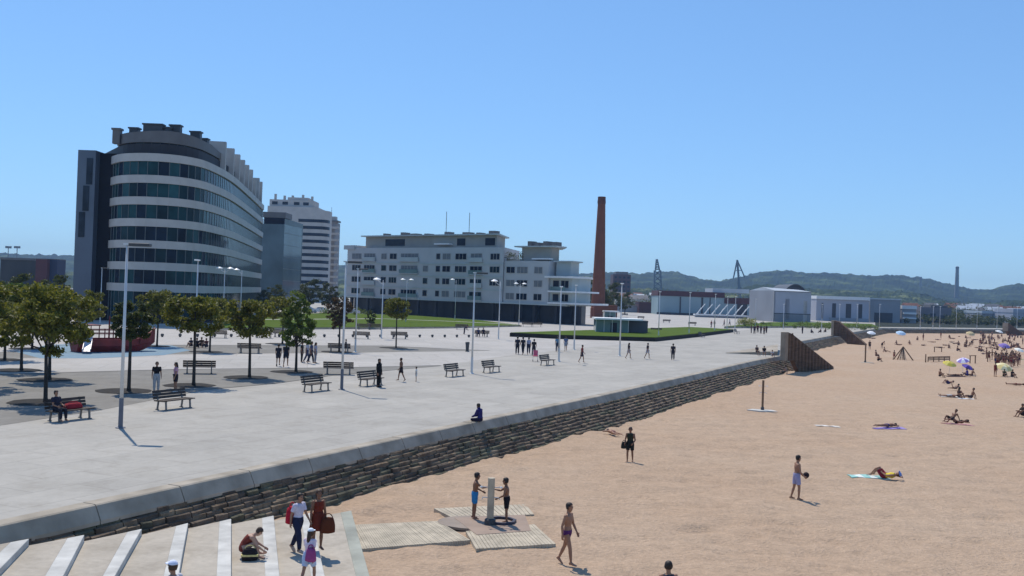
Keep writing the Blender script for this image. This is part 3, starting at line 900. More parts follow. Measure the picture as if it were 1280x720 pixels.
for x in (8, 14.5, 18, 23, 30, 36, 40.5, 44.5): lb('roof_unit', M_fascia, x, x + rg.uniform(.8, 2.4), 5, 7, 20.2, 20.7 + rg.uniform(0, .5))
for x in (56.5, 58.5, 61, 63.5): lb('roof_unit', M_fascia, x, x + rg.uniform(1, 2), 5, 7, 17.35, 18.2 + rg.uniform(0, .5))
for x, h in ((29.5, 6), (37.2, 5.5)): lb('aerial', M_mull, x, x + 0.1, 6, 6.1, 20.25, 20.25 + h)
# rounded cantilever terraces at the right end
def terrace(z, x0, x1, h=0.4):
    pts = [(x0, -0.6)] + [(x1 - 5 + 5 * math.sin(t), 4.4 - 5 * math.cos(t)) for t in [i * math.pi / 16 for i in range(9)]] + [(x1 - 3.5, 10), (x0, 11)]
    slab_poly('terrace_slab', M_white, pts, z, z + h)
terrace(10.1, 66, 75.2, 0.4); terrace(6.95, 67, 77.0, 0.35); terrace(4.4, 67, 79.6, 0.35)
lb('railing', M_glassG, 67.5, 71.5, -0.3, -0.22, 7.3, 8.2)
for x in (58, 67): lb('arcade_glazing', M_glassB, x, x + 5, 2.0, 2.2, 0.2, 3.8)
# planting on the upper terrace comes with the trees below

# --- brick chimney
M_brickc = ground_mat('red_brick', (0.21, 0.075, 0.042), (0.155, 0.058, 0.034), 0.5, 0, None, 0.7, 0.1, 0.3)
ctop, cbot = W(750.5, 246, 300), W(747, 400, 300)
chy = empty('brick_chimney', (cbot.x, 300, PROM), 'tall free standing red brick factory chimney beside the white apartment building', 'chimney')
H = ctop.z - PROM
cm = MB(); cm.lathe([(2.3, 0), (2.3, 3.0), (2.12, 3.2), (1.17, H - 2.4), (1.17, H - 2.2)], (cbot.x, 300, PROM), 24); cm.build('shaft', M_brickc, chy)
cc = MB(); cc.lathe([(1.17, H - 2.2), (1.26, H - 1.9), (1.26, H - 1.2), (1.2, H - 1.0), (1.2, H)], (cbot.x, 300, PROM), 24); cc.build('crown_ring', mat('sooty_brick', (0.12, 0.045, 0.03), 0.9, 0.3, 1.2), chy)
kb = MB(); w = W(768, 398, 290); kb.box((w.x - 2, 300, PROM + 2), (7, 6, 4)); kb.build('plinth', M_brickc, chy)

# --- harbour halls and far blocks
def hall(name, label, px0, px1, Y, ytop, m_, depth=20, Yr=None, parts=()):
    c = W((px0 + px1) / 2, 380, Y)
    root = empty(name, (c.x, Y, PROM), label, 'building')
    o, a, b, d, zt = facing_box(root, 'wall', m_, px0, px1, Y, ytop, depth, Yr=Yr)
    L = (b - a).length
    for nm, mm, u0, u1, z0, z1, *ex in parts:
        strip_on(root, nm, mm, a, d, u0 * L, u1 * L, PROM + z0 * (zt - PROM), PROM + z1 * (zt - PROM), *(ex or ()))
    return root, a, b, d, zt
M_teal = mat('pale_teal_panels', (0.27, 0.36, 0.38), 0.6, 0.1, 0.1)
M_maroon = mat('maroon_cladding', (0.085, 0.03, 0.032), 0.7, 0.2, 0.2)
M_hallg = mat('grey_hall_panels', (0.29, 0.30, 0.32), 0.6, 0.1, 0.12)
M_hall2 = mat('lilac_grey_panels', (0.40, 0.41, 0.46), 0.6, 0.08, 0.12)
M_roofg = mat('pale_metal_roof', (0.52, 0.55, 0.57), 0.5, 0.1, 0.1, metal=0.2)
hall('harbour_hall', 'long pale teal hall with a maroon band under its roof, beyond the plaza', 823, 938, 425, 371.5, M_teal, 20, parts=(
    ('roof_band', M_maroon, -0.005, 0.72, 1.0, 1.28, 0.4, 20), ('roof_band', M_maroon, 0.72, 1.0, 0.70, 1.02, 0.3, 1),
    ('roof', M_roofg, 0.60, 1.0, 1.28, 1.5, -2, 17), ('divider', M_grdark, 0.235, 0.25, 0, 0.98), ('divider', M_grdark, 0.47, 0.49, 0, 0.98), ('divider', M_grdark, 0.56, 0.57, 0, 0.98),
    ('doorway', M_grdark, 0.86, 0.97, 0, 0.72), ('plinth', M_grdark, -0.01, 1.0, 0, 0.12)))
r_, a, b, d, zt = hall('boat_hall', 'large plain grey hall with a pale lilac front, right of the teal hall', 968, 1014, 342, 364, M_hallg, 20, Yr=344.6, parts=(
    ('panel_wall', M_hall2, 0.0, 1.0, 0.28, 0.97), ('plinth', mat('hall_base', (0.22, 0.23, 0.24), 0.7, 0.1, .2), 0.0, 1.0, 0, 0.26), ('joint', M_grdark, 0.0, 1.0, 0.26, 0.285, 0.14),
    ('corner_pier', M_fin, -0.02, 0.03, 0, 0.97), ('door', M_fin, 0.30, 0.42, 0.1, 0.75), ('corner_pier', M_fin, 0.8, 0.9, 0, 0.7)))
rf = MB(); n_ = Vector((-d.y, d.x)); L = (b - a).length
rp = [a - n_ * .5, a + d * L - n_ * .5]
rf.add([(rp[0].x, rp[0].y, zt), (rp[1].x, rp[1].y, zt), (rp[1].x + n_.x * 10, rp[1].y + n_.y * 10, zt + 0.7), (rp[0].x + n_.x * 10, rp[0].y + n_.y * 10, zt + 1.2), (rp[1].x + n_.x * 20.5, rp[1].y + n_.y * 20.5, zt), (rp[0].x + n_.x * 20.5, rp[0].y + n_.y * 20.5, zt)],
       [(0, 1, 2, 3), (3, 2, 4, 5), (1, 4, 2), (0, 3, 5)])
rf.build('roof', M_roofg, r_)
# dark barrel-roofed shed
c = W(1003, 380, 372)
sh = empty('barrel_shed', (c.x, 372, PROM), 'dark shed with a curved black roof squeezed behind the grey hall', 'building')
x0, x1 = W(992, 0, 372).x, W(1021, 0, 372).x; zb = W(1010, 371, 372).z; zt2 = W(1003, 357, 372).z
pts = [(x0, PROM)] + [(x0 + (x1 - x0) * t, zb + (zt2 - zb) * math.sin(math.pi * (0.12 + 0.8 * t))) for t in [i / 10 for i in range(11)]] + [(x1, PROM)]
ms = MB(); k = len(pts)
ms.add([(x, 372, z) for x, z in pts] + [(x, 392, z) for x, z in pts], [tuple(range(k)), tuple(range(2 * k - 1, k - 1, -1))] + [((i + 1) % k, i, k + i, k + (i + 1) % k) for i in range(k)])
ms.build('wall', M_grdark, sh)
rs2 = MB(); q = pts[1:-1]; k = len(q)
rs2.add([(x, 371.4, z + .05) for x, z in q] + [(x, 392.6, z + .05) for x, z in q] + [(x, 371.4, z + .5) for x, z in q] + [(x, 392.6, z + .5) for x, z in q],
        [f for i in range(k - 1) for f in ((2 * k + i, 2 * k + i + 1, 3 * k + i + 1, 3 * k + i), (i, i + 1, 2 * k + i + 1, 2 * k + i), (k + i + 1, k + i, 3 * k + i, 3 * k + i + 1))])
rs2.build('roof', M_lamp, sh)
hall('white_roofed_hall', 'long grey hall under a thin bright white roof edge with dark openings', 1021, 1087, 405, 374, M_hall2, 25, parts=(
    ('roof', M_white, -0.01, 1.0, 0.98, 1.12, 0.8, 26), ('opening', M_grdark, 0.30, 0.37, 0.1, 0.8), ('opening', M_grdark, 0.56, 0.66, 0.1, 0.8), ('opening', M_grdark, 0.80, 0.87, 0.1, 0.8), ('opening', M_grdark, 0.10, 0.13, 0.1, 0.8), ('plinth', M_hallg, 0.25, 1.0, 0, 0.16, 0.2)))
hall('grey_shed', 'plain grey shed adjoining the white roofed hall', 1088, 1126, 415, 374.5, M_hallg, 25, parts=(('roof', M_roofg, -0.01, 1.01, 0.99, 1.05, 0.4, 25.8), ('opening', M_grdark, 0.15, 0.75, 0, 0.42)))
hall('white_kiosk', 'small white building with two pale awning storeys on the far quay', 1128, 1146, 420, 386, M_hallg, 10, parts=(('roof', M_white, -0.02, 1.0, 0.98, 1.22, 0.6, 11), ('awning', M_white, 0.05, 0.95, 0.62, 0.75, 1.2, 1.2), ('awning', M_white, 0.05, 0.95, 0.30, 0.40, 1.2, 1.2)))
hall('lilac_block', 'mauve grey block with dark arches behind the far quay wall', 1152, 1190, 470, 384.5, mat('mauve_wall', (0.20, 0.17, 0.175), 0.8, 0.2, 0.15), 15, parts=(('opening', M_grdark, 0.1, 0.22, 0.0, 0.55), ('opening', M_grdark, 0.3, 0.48, 0, 0.6), ('opening', M_grdark, 0.6, 0.8, 0, 0.5), ('roof', M_fascia, 0.35, 0.9, 1.0, 1.15, -1, 8)))
hall('low_warehouse', 'long low warehouse with a pale roof at the right edge behind the beach', 1228, 1262, 520, 391, M_hallg, 20, parts=(('roof', M_roofg, -0.01, 1.01, 0.9, 1.15, 0.5, 21),))
hall('low_warehouse', 'bluish roofed warehouse touching the right border behind the beach', 1267, 1310, 500, 390, M_hall2, 20, parts=(('roof', M_hall2, -0.01, 1.01, 0.9, 1.2, 0.5, 21),))
hall('brick_shed', 'low maroon brick shed left of the teal hall', 799, 823, 450, 379, M_maroon, 12, parts=(('roof', M_maroon, -0.02, 1.02, 1.0, 1.1, 0.4, 13),))
hall('grey_wall_block', 'low grey block between the chimney and the maroon shed', 757, 800, 455, 382, M_hallg, 8, parts=(('roof', M_fascia, -0.02, 1.02, 1.0, 1.08, 0.4, 9),))
r_, a, b, d, zt = hall('dark_apartment_block', 'dark red brown block of flats rising behind the chimney', 766, 788, 700, 343, mat('dark_red_flats', (0.075, 0.045, 0.048), 0.9, 0.15, 0.1), 20, parts=(('roof', M_fascia, 0.15, 0.85, 1.0, 1.08, 0, 18),))
for k in range(6):
    for j in range(4): strip_on(r_, 'window', M_glassB, a, d, 1 + j * 3.0, 2.6 + j * 3.0, 6 + k * 3.2, 7.3 + k * 3.2, 0.05, 0.2)
rgh = random.Random(21)
for i in range(46):
    px = rgh.choice((rgh.uniform(775, 900), rgh.uniform(1090, 1280), rgh.uniform(1160, 1280)))
    Y = rgh.uniform(560, 860)
    c = W(px, 370, Y); w_, d_, h_ = rgh.uniform(6, 11), rgh.uniform(6, 9), rgh.uniform(4, 6.5)
    zb = 2 + (Y - 560) * 0.012
    hs = empty('far_house', (c.x, Y, zb), 'tiny pale house among trees at the foot of the hills', 'house', 'far houses below the hills')
    wl = MB(); wl.box((c.x, Y, zb + h_ / 2 - 2), (w_, d_, h_ + 4)); wl.build('wall', rgh.choice((M_towerw, M_hallg, M_apb, M_hallg)), hs)
    rfm = MB(); e = 0.5; x0, x1, y0, y1, z = c.x - w_ / 2 - e, c.x + w_ / 2 + e, Y - d_ / 2 - e, Y + d_ / 2 + e, zb + h_
    rfm.add([(x0, y0, z), (x1, y0, z), (x1, y1, z), (x0, y1, z), (x0, Y, z + 2.4), (x1, Y, z + 2.4)], [(0, 1, 5, 4), (2, 3, 4, 5), (0, 4, 3), (1, 2, 5), (3, 2, 1, 0)])
    rfm.build('roof', rgh.choice((mat('tile_roof', (0.20, 0.085, 0.055), 0.9, 0.2, 0.5), M_fascia, M_roofg)), hs)
# left distance: dark sheds
hall('dark_shed', 'dark low shed in the left distance above the tree crowns', 0, 44, 330, 325, mat('left_shed', (0.05, 0.05, 0.048), 0.9, 0.2, 0.2), 15, parts=(('roof', M_fascia, 0.0, 1.0, 1.0, 1.06, 0.4, 16),))
hall('container_stack', 'stack of dark red and blue containers left of the curved office block', 44, 58, 320, 324, mat('dull_red_steel', (0.085, 0.024, 0.026), 0.7, 0.15, 0.3), 6, parts=(('lid', M_fascia, 0.0, 1.0, 1.0, 1.02, 0.05, 6),))
hall('container_stack', 'dark blue container stack beside the dull red one in the left distance', 59, 71, 322, 324.5, mat('dull_blue_steel', (0.022, 0.032, 0.07), 0.7, 0.15, 0.3), 6, parts=(('lid', M_fascia, 0.0, 1.0, 1.0, 1.02, 0.05, 6),))

# --- glazed kiosks on the mound lawn
def kiosk(label, px0, px1, ybase, h, boxmat, roofmat, over, depth, glazed):
    a = P(px0, ybase); b = P(px1, ybase)
    root = empty('kiosk', ((a.x + b.x) / 2, (a.y + b.y) / 2, PROM), label, 'kiosk')
    Yk = (a.y + b.y) / 2
    w_ = b.x - a.x
    mb = MB(); mb.box(((a.x + b.x) / 2, Yk + depth / 2, PROM + h / 2), (w_, depth, h)); mb.build('wall', boxmat, root)
    r = MB(); r.box(((a.x + b.x) / 2 + over * .4, Yk + depth / 2, PROM + h + 0.13), (w_ + over, depth + over, 0.26)); r.build('roof', roofmat, root)
    if glazed:
        n = max(2, int(w_ / 1.2))
        for i in range(n + 1):
            g = MB(); g.box((a.x + w_ * i / n, Yk - 0.03, PROM + h / 2), (0.1, 0.1, h)); g.build('mullion', M_pole, root)
        d = MB(); d.box((a.x + w_ * 0.55, Yk - 0.02, PROM + 1.1), (w_ / n * 0.8, 0.06, 2.1)); d.build('door', M_glassB, root)
    return root
kiosk('glass pavilion with a thin flat white roof on the mound lawn', 746, 783, 420, 2.6, M_glassG, M_white, 2.4, 4.5, True)
kiosk('plain dark grey box beside the glass pavilion', 787, 808, 420.5, 2.3, mat('slate_box', (0.085, 0.085, 0.10), 0.6, 0.1, 0.5), M_grdark, 0.05, 4, False)
kiosk('second glass hut behind the pavilion at the foot of the chimney', 756, 768, 407, 3.0, M_glassG, M_white, 1.0, 4, True)

# --- leaning white sunshade struts
c = W(902, 392, 385)
ss = empty('sunshade_frame', (c.x, 385, PROM), 'row of leaning white struts on a low white platform before the teal hall', 'shade frame')
pf = MB(); pf.box((c.x, 386, PROM + 1.0), (21, 3.5, 0.5)); pf.build('platform', M_white, ss)
lg = MB(); lg.box((c.x, 386, PROM + 0.4), (20, 2.5, 0.75)); lg.build('plinth', M_hallg, ss)
for i in range(7):
    x = c.x - 9.6 + i * 2.9
    s1 = MB(); s1.bar((x, 385.4, PROM + 1.2), (x + 3.2, 385.4, PROM + 5.2), 0.45, 0.25); s1.build('strut', M_white, ss)
    s2 = MB(); s2.bar((x + 0.6, 386.4, PROM + 1.2), (x + 1.8, 386.4, PROM + 3.6), 0.25, 0.2); s2.build('brace', M_pole, ss)

# --- cranes, far stack, mast
M_crane = mat('crane_steel', (0.16, 0.19, 0.22), 0.7, 0.1, 0.2)
def lattice(mb, a, b, w0, w1, n=7, t=0.5):
    a, b = Vector(a), Vector(b); d = (b - a).normalized(); s = d.cross(Vector((0, 1, 0))).normalized()
    pr = None
    for i in range(n + 1):
        p = a.lerp(b, i / n); w = (w0 + (w1 - w0) * i / n) / 2
        l, r = p - s * w, p + s * w
        if pr: mb.bar(pr[0], l, t, t); mb.bar(pr[1], r, t, t); mb.bar(pr[0], r, t * .7, t * .7); mb.bar(pr[1], l, t * .7, t * .7)
        pr = (l, r)
Yc = 900
cr = empty('harbour_crane', (W(922, 350, Yc).x, Yc, 2), 'pale A shaped shipyard crane jib rising behind the halls', 'crane')
mb = MB(); mb.bar(W(925.5, 375, Yc), W(921.5, 325, Yc), 1.7, 1.2); mb.bar(W(922.5, 375, Yc), W(922.5, 338, Yc), .8, .8); mb.build('mast', M_crane, cr)
mb = MB(); mb.bar(W(916.5, 349, Yc), W(921.5, 325, Yc), 1.1, .9); mb.build('jib', M_crane, cr)
mb = MB(); mb.bar(W(931, 347, Yc), W(921.5, 325, Yc), 1.1, .9); mb.bar(W(919, 338, Yc), W(926.5, 338, Yc), .6, .6); mb.build('stay', M_crane, cr)
cr = empty('lattice_tower', (W(822, 350, 800).x, 800, 2), 'pointed blue grey lattice crane tower above the left end of the teal hall', 'crane')
mb = MB(); lattice(mb, W(822.5, 385, 800), W(821.8, 338, 800), 6.5, 5.0, 7, 1.1); mb.build('tower', M_crane, cr)
mb = MB(); lattice(mb, W(821.8, 338, 800), W(821, 324, 800), 3.6, 0.8, 5, 0.9); mb.build('tower_top', M_crane, cr)
Yc = 1500
t_ = W(1196.5, 333, Yc); b_ = W(1195.5, 372, Yc)
fs = empty('far_stack', (b_.x, Yc, b_.z), 'thin tall grey power station stack on the horizon at the right', 'stack')
mb = MB(); mb.lathe([(3.4, 0), (2.3, t_.z - b_.z - 3)], (b_.x, Yc, b_.z), 14); mb.build('shaft', mat('stack_concrete', (0.26, 0.25, 0.24), 0.9, 0.1, 0.05), fs)
mb = MB(); mb.lathe([(2.6, t_.z - b_.z - 3), (2.6, t_.z - b_.z - 1), (1.4, t_.z - b_.z)], (b_.x, Yc, b_.z), 14); mb.build('top_ring', M_crane, fs)
w = W(1151, 347, 2000); fm = empty('hill_mast', (w.x, 2000, w.z - 25), 'short mast standing on the wooded hill left of the thin stack', 'mast')
mb = MB(); lattice(mb, (w.x, 2000, w.z - 25), (w.x, 2000, w.z), 5, 1.5, 5, 0.9); mb.build('lattice', M_crane, fm)
mb = MB(); mb.box((w.x, 2000, w.z), (4, 3, 3)); mb.build('platform', M_crane, fm)
for px, lb_ in ((10.5, 'left of the two tiny floodlight masts in the left distance'), (21.5, 'right of the two tiny floodlight masts in the left distance')):
    w = W(px, 309, 500); r_ = empty('floodlight_mast', (w.x, 500, PROM), lb_, 'mast')
    mb = MB(); mb.tube([(w.x, 500, PROM), (w.x, 500, w.z)], [0.4, 0.2], 6); mb.build('pole', M_crane, r_)
    mb = MB(); mb.box((w.x, 500, w.z), (3.0, 0.6, 1.1)); mb.build('light_rack', M_crane, r_)

# ================================================================== TREES AND FAR WOODS
def leaf_mat(name, rgb, rgb2):
    mt = bpy.data.materials.new(name); mt.use_nodes = True
    n = mt.node_tree; L = n.links.new; b = n.nodes['Principled BSDF']
    b.inputs['Roughness'].default_value = 0.55; b.inputs['Specular IOR Level'].default_value = 0.3
    g = n.nodes.new('ShaderNodeNewGeometry')
    r = n.nodes.new('ShaderNodeValToRGB'); r.color_ramp.elements[0].color = (*rgb, 1); r.color_ramp.elements[1].color = (*rgb2, 1)
    L(g.outputs['Random Per Island'], r.inputs[0]); L(r.outputs[0], b.inputs['Base Color'])
    tr = n.nodes.new('ShaderNodeBsdfTranslucent'); L(r.outputs[0], tr.inputs['Color'])
    mx = n.nodes.new('ShaderNodeMixShader'); mx.inputs[0].default_value = 0.42
    L(b.outputs[0], mx.inputs[1]); L(tr.outputs[0], mx.inputs[2])
    L(mx.outputs[0], n.nodes['Material Output'].inputs['Surface'])
    return mt
M_leaf = leaf_mat('leaves_olive', (0.075, 0.086, 0.010), (0.24, 0.225, 0.032))
M_leafy = leaf_mat('leaves_green', (0.070, 0.11, 0.014), (0.18, 0.215, 0.036))
M_leafd = leaf_mat('leaves_dark', (0.036, 0.052, 0.012), (0.105, 0.115, 0.026))
M_leafr = leaf_mat('leaves_russet', (0.060, 0.034, 0.016), (0.11, 0.075, 0.030))
M_leafs = leaf_mat('leaves_yellow_shrub', (0.20, 0.22, 0.03), (0.36, 0.35, 0.06))

def leafy(mb, c, r, n, size, rnd, flat=0.8):
    """n leaf quads scattered in a lumpy ball"""
    for _ in range(n):
        v = Vector((rnd.gauss(0, 1), rnd.gauss(0, 1), rnd.gauss(0, 1))).normalized() * (rnd.random() ** 0.45)
        p = Vector((c[0] + v.x * r[0], c[1] + v.y * r[1], c[2] + v.z * r[2]))
        nrm = (Vector((rnd.gauss(0, 1), rnd.gauss(0, 1), rnd.gauss(0, 1) + flat))).normalized()
        x = nrm.orthogonal().normalized()
        x.rotate(Matrix.Rotation(rnd.uniform(0, 6.28), 3, nrm)); y = nrm.cross(x)
        s = size * rnd.uniform(0.6, 1.3); w = s * 0.55
        mb.add([p - x * s * .5, p - y * w * .5 + nrm * s * .06, p + x * s * .5, p + y * w * .5 + nrm * s * .06], [(0, 1, 2, 3)])

def make_tree(seed, clear, width, height, leaf, leafn=3300, conical=False, lsize=0.25, trunk_r=0.10):
    rnd = random.Random(seed)
    root = empty('street_tree', (0, 0, 0), 'tree', 'tree', 'street trees')
    t = MB()
    lx, ly = rnd.uniform(-.12, .12), rnd.uniform(-.12, .12)
    top = Vector((lx, ly, clear + (height - clear) * 0.55))
    pts = [(0, 0, -0.05), (lx * .15, ly * .1, 0.25), (lx * .4, ly * .3, clear * .6), (lx * .8, ly * .8, clear), tuple(top)]
    t.tube(pts, [trunk_r * 1.35, trunk_r, trunk_r * .85, trunk_r * .75, trunk_r * .3], 9)
    crown = MB(); clumps = []
    W2 = width / 2
    nb = 9
    for i in range(nb):
        a = i * 2.4 + rnd.uniform(-.4, .4); h0 = clear * rnd.uniform(0.9, 1.25); 
        e = Vector((math.cos(a) * W2 * rnd.uniform(.5, .85), math.sin(a) * W2 * rnd.uniform(.5, .85), clear + (height - clear) * rnd.uniform(0.15, 0.75)))
        if conical: e.x *= 1.1 - 0.8 * (e.z - clear) / (height - clear); e.y *= 1.1 - 0.8 * (e.z - clear) / (height - clear)
        mid = Vector((e.x * .45 + lx, e.y * .45 + ly, (h0 + e.z) / 2 - 0.05))
        t.tube([(lx * .8, ly * .8, h0), tuple(mid), tuple(e)], [trunk_r * .45, trunk_r * .3, trunk_r * .1], 6)
        clumps.append(e)
    t.build('trunk', M_bark, root, smooth=True)
    ncl = 40
    for i in range(ncl):
        u = rnd.random(); a = rnd.uniform(0, 6.283)
        z = clear - 0.1 + (height - clear) * rnd.uniform(0.02, 0.95)
        f = (z - clear) / (height - clear)
        prof = (1 - f) ** 0.55 + 0.08 if conical else math.sqrt(max(0.05, 1 - (2 * f - 0.85) ** 2 * 0.8))
        rr_ = W2 * prof * (u ** 0.5) * rnd.uniform(0.7, 1.05)
        clumps.append(Vector((lx + math.cos(a) * rr_, ly + math.sin(a) * rr_, z)))
    for c in clumps:
        q = rnd.uniform(0.12, 0.27) * width * 0.6
        leafy(crown, c, (q, q, q * 0.62), leafn // len(clumps), lsize, rnd)
    crown.build('crown', leaf, root)
    return root
TREES = {
    'broad': Kind(lambda: make_tree(1, 2.45, 4.6, 5.9, M_leaf, 6000)),
    'broad2': Kind(lambda: make_tree(2, 2.4, 4.5, 5.7, M_leaf, 6000)),
    'green': Kind(lambda: make_tree(3, 2.4, 4.6, 5.6, M_leafy, 5500)),
    'dark': Kind(lambda: make_tree(4, 3.0, 2.4, 4.95, M_leafd, 2600)),
    'high': Kind(lambda: make_tree(5, 3.2, 3.7, 5.3, M_leaf, 4200)),
    'high2': Kind(lambda: make_tree(6, 2.9, 3.7, 5.2, M_leaf, 4000)),
    'cone': Kind(lambda: make_tree(7, 1.9, 3.0, 5.9, M_leafy, 3300, True)),
    'russet': Kind(lambda: make_tree(8, 2.3, 2.8, 5.4, M_leafr, 2600)),
    'small': Kind(lambda: make_tree(9, 0.9, 1.9, 3.0, M_leafd, 900)),
    'big': Kind(lambda: make_tree(10, 2.0, 7.0, 9.0, M_leafd, 4200, False, 0.42, 0.2)),
}
disc_mb = 0
def tree(kind, px, py, label, rz, add_disc=True, scale=None):
    o = TREES[kind].put(P(px, py), rz, label, 'street trees', scale)
    if add_disc:
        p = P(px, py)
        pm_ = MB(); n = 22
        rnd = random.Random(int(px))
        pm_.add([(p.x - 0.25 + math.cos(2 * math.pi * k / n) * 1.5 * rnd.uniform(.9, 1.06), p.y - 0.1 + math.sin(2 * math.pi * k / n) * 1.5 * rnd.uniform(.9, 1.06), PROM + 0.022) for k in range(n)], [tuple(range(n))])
        pm_.build('trunk_disc', M_nearblack, kind='structure')  # flat near-black disc on the paving around the trunk
    return o
tree('broad', 57, 503, 'broad olive tree behind the bench with the red bundle, front tree at the left', 0.3)
tree('broad2', 62, 475, 'olive tree standing just behind the broad front tree at the left', 2.1)
tree('broad', -30, 484, 'olive tree cut by the left border of the photo', 4.0)
tree('broad2', 27, 463, 'olive tree between the two front trees and the left border', 3.6)
tree('green', 6, 450, 'leafy green tree left of the play ship, farther back than the two front trees', 1.0)
tree('broad2', 106, 428, 'olive tree rising behind the stern of the play ship', 5.0, False, .9)
tree('green', 40, 436, 'hindmost green tree at the far left, behind the play ship', 2.6)
tree('green', -40, 440, 'green tree beyond the play area at the left border', 0.2)
tree('dark', 161, 489, 'small dark tree beside the nearest tall lamp post', 0.9)
tree('high', 242, 482, 'clear stemmed tree before the long bench seen from behind', 1.7)
tree('high2', 312, 472, 'clear stemmed tree in front of the middle bench, left of the walking pair', 2.7)
tree('cone', 370, 465, 'spiky green pointed tree between the walking pair and the group of four', 0.4)
tree('broad', 196, 433, 'tree growing at the prow of the play ship', 3.3, True, 0.93)
tree('high', 262, 440, 'thin tree beside the people sitting near the play ship', 5.1, True, 0.92)
tree('high2', 353, 430, 'tree in the rear row behind the walking pair', 1.2, True, 0.98)
tree('russet', 424, 440, 'reddish leaved tree beside the second tall lamp post', 0.0)
tree('high', 495, 435, 'small crowned tree standing alone in front of the lawn', 2.2, True, (0.82, 0.82, 1.0))
tree('small', 463, 411, 'low bushy tree on the front edge of the lawn', 0.5, False)
for px, py, Y, s, lb_ in ((345, 0, 236, 0.75, 'dark tree before the dark glass block'), (388, 0, 246, 0.95, 'dark green tree below the banded tower'), (412, 0, 250, 0.85, 'dark green tree between the banded tower and the apartment building'),
                          (332, 0, 225, 0.6, 'low dark tree at the right foot of the curved office block'), (764, 0, 330, 1.3, 'dark tree right beside the brick chimney'), (782, 0, 380, 1.0, 'dark tree between the chimney and the maroon shed'),
                          (742, 0, 335, 1.5, 'dark tree peering over the terraces left of the chimney'), (215, 0, 138, 0.55, 'low tree at the front of the curved office block'), (20, 0, 120, 0.75, 'dark tree below the left distant sheds'), (66, 0, 128, 0.75, 'dark tree in front of the stair slab of the office block')):
    o = TREES['big'].put(((px - 640) / F_PX * Y, Y, PROM), px * 0.7, lb_, 'background trees', s)

def wood(name, label, spans, leaf, size, seed, kind='stuff'):
    rnd = random.Random(seed); mb = MB()
    for px0, px1, Y, h, cnt in spans:
        for i in range(cnt):
            px = rnd.uniform(px0, px1); Yc = Y * rnd.uniform(0.95, 1.1)
            hh = h * rnd.uniform(0.5, 1.15)
            leafy(mb, ((px - 640) / F_PX * Yc, Yc, PROM + hh * 0.5), (hh * .55, hh * .45, hh * .5), 60, size, rnd)
    return mb.build(name, leaf, kind=kind)
wood('distant_woodland', '', [(1096, 1310, 436, 3.2, 46), (1140, 1310, 450, 5.0, 40), (1085, 1300, 470, 4.5, 60), (1130, 1300, 560, 8, 70), (1240, 1300, 540, 9, 16), (1030, 1130, 460, 4, 24), (750, 830, 480, 7, 40), (880, 1000, 520, 13, 40), (1100, 1300, 640, 13, 70), (760, 900, 620, 13, 50), (-60, 90, 170, 4, 60)], M_leafd, 1.0, 4)
wood('roadside_hedge', '', [(400, 470, 238, 1.6, 26), (1000, 1098, 262, 1.7, 44), (940, 1000, 262, 1.3, 20)], M_leafy, 0.35, 6)
sh_ = empty('yellow_shrub', P(932, 410), 'bright yellow green shrub on the strip of lawn left of the nearest groyne', 'shrub')
c = sh_.location
mb = MB(); rnd = random.Random(3)
for i in range(24): leafy(mb, (c.x + rnd.uniform(-2.0, 2.0), c.y + rnd.uniform(-1, 1), PROM + 0.8 + rnd.uniform(0, 1.3)), (.8, .8, .7), 90, .22, rnd)
mb.build('foliage', M_leafs, sh_)
mb = MB()
for i in range(6): mb.tube([(c.x, c.y, PROM), (c.x + rnd.uniform(-1.5, 1.5), c.y + rnd.uniform(-.8, .8), PROM + 1.4)], [.05, .02], 5)
mb.build('stem', M_bark, sh_)
sp_ = Vector((-43.6, 262, PROM)); Rm = Matrix.Rotation(APZ, 3, 'Z')
q = Rm @ Vector((55.2, 1.5, 0)); c = Vector((sp_.x + q.x, sp_.y + q.y, PROM + 13.8))
tp = empty('terrace_planting', c, 'dark bushes growing on the upper terrace of the apartment building', 'shrub')
mb = MB()
for i in range(8): leafy(mb, (c.x + rnd.uniform(-1.6, 2.4), c.y + rnd.uniform(-1, 1), c.z + 1.0 + rnd.uniform(-.2, .9)), (.9, .9, .8), 70, .3, rnd)
mb.build('foliage', M_leafd, tp)
mb = MB(); mb.box((c.x + .4, c.y, c.z + 0.25), (4, 1.2, .5), APZ); mb.build('planter', M_apb, tp)

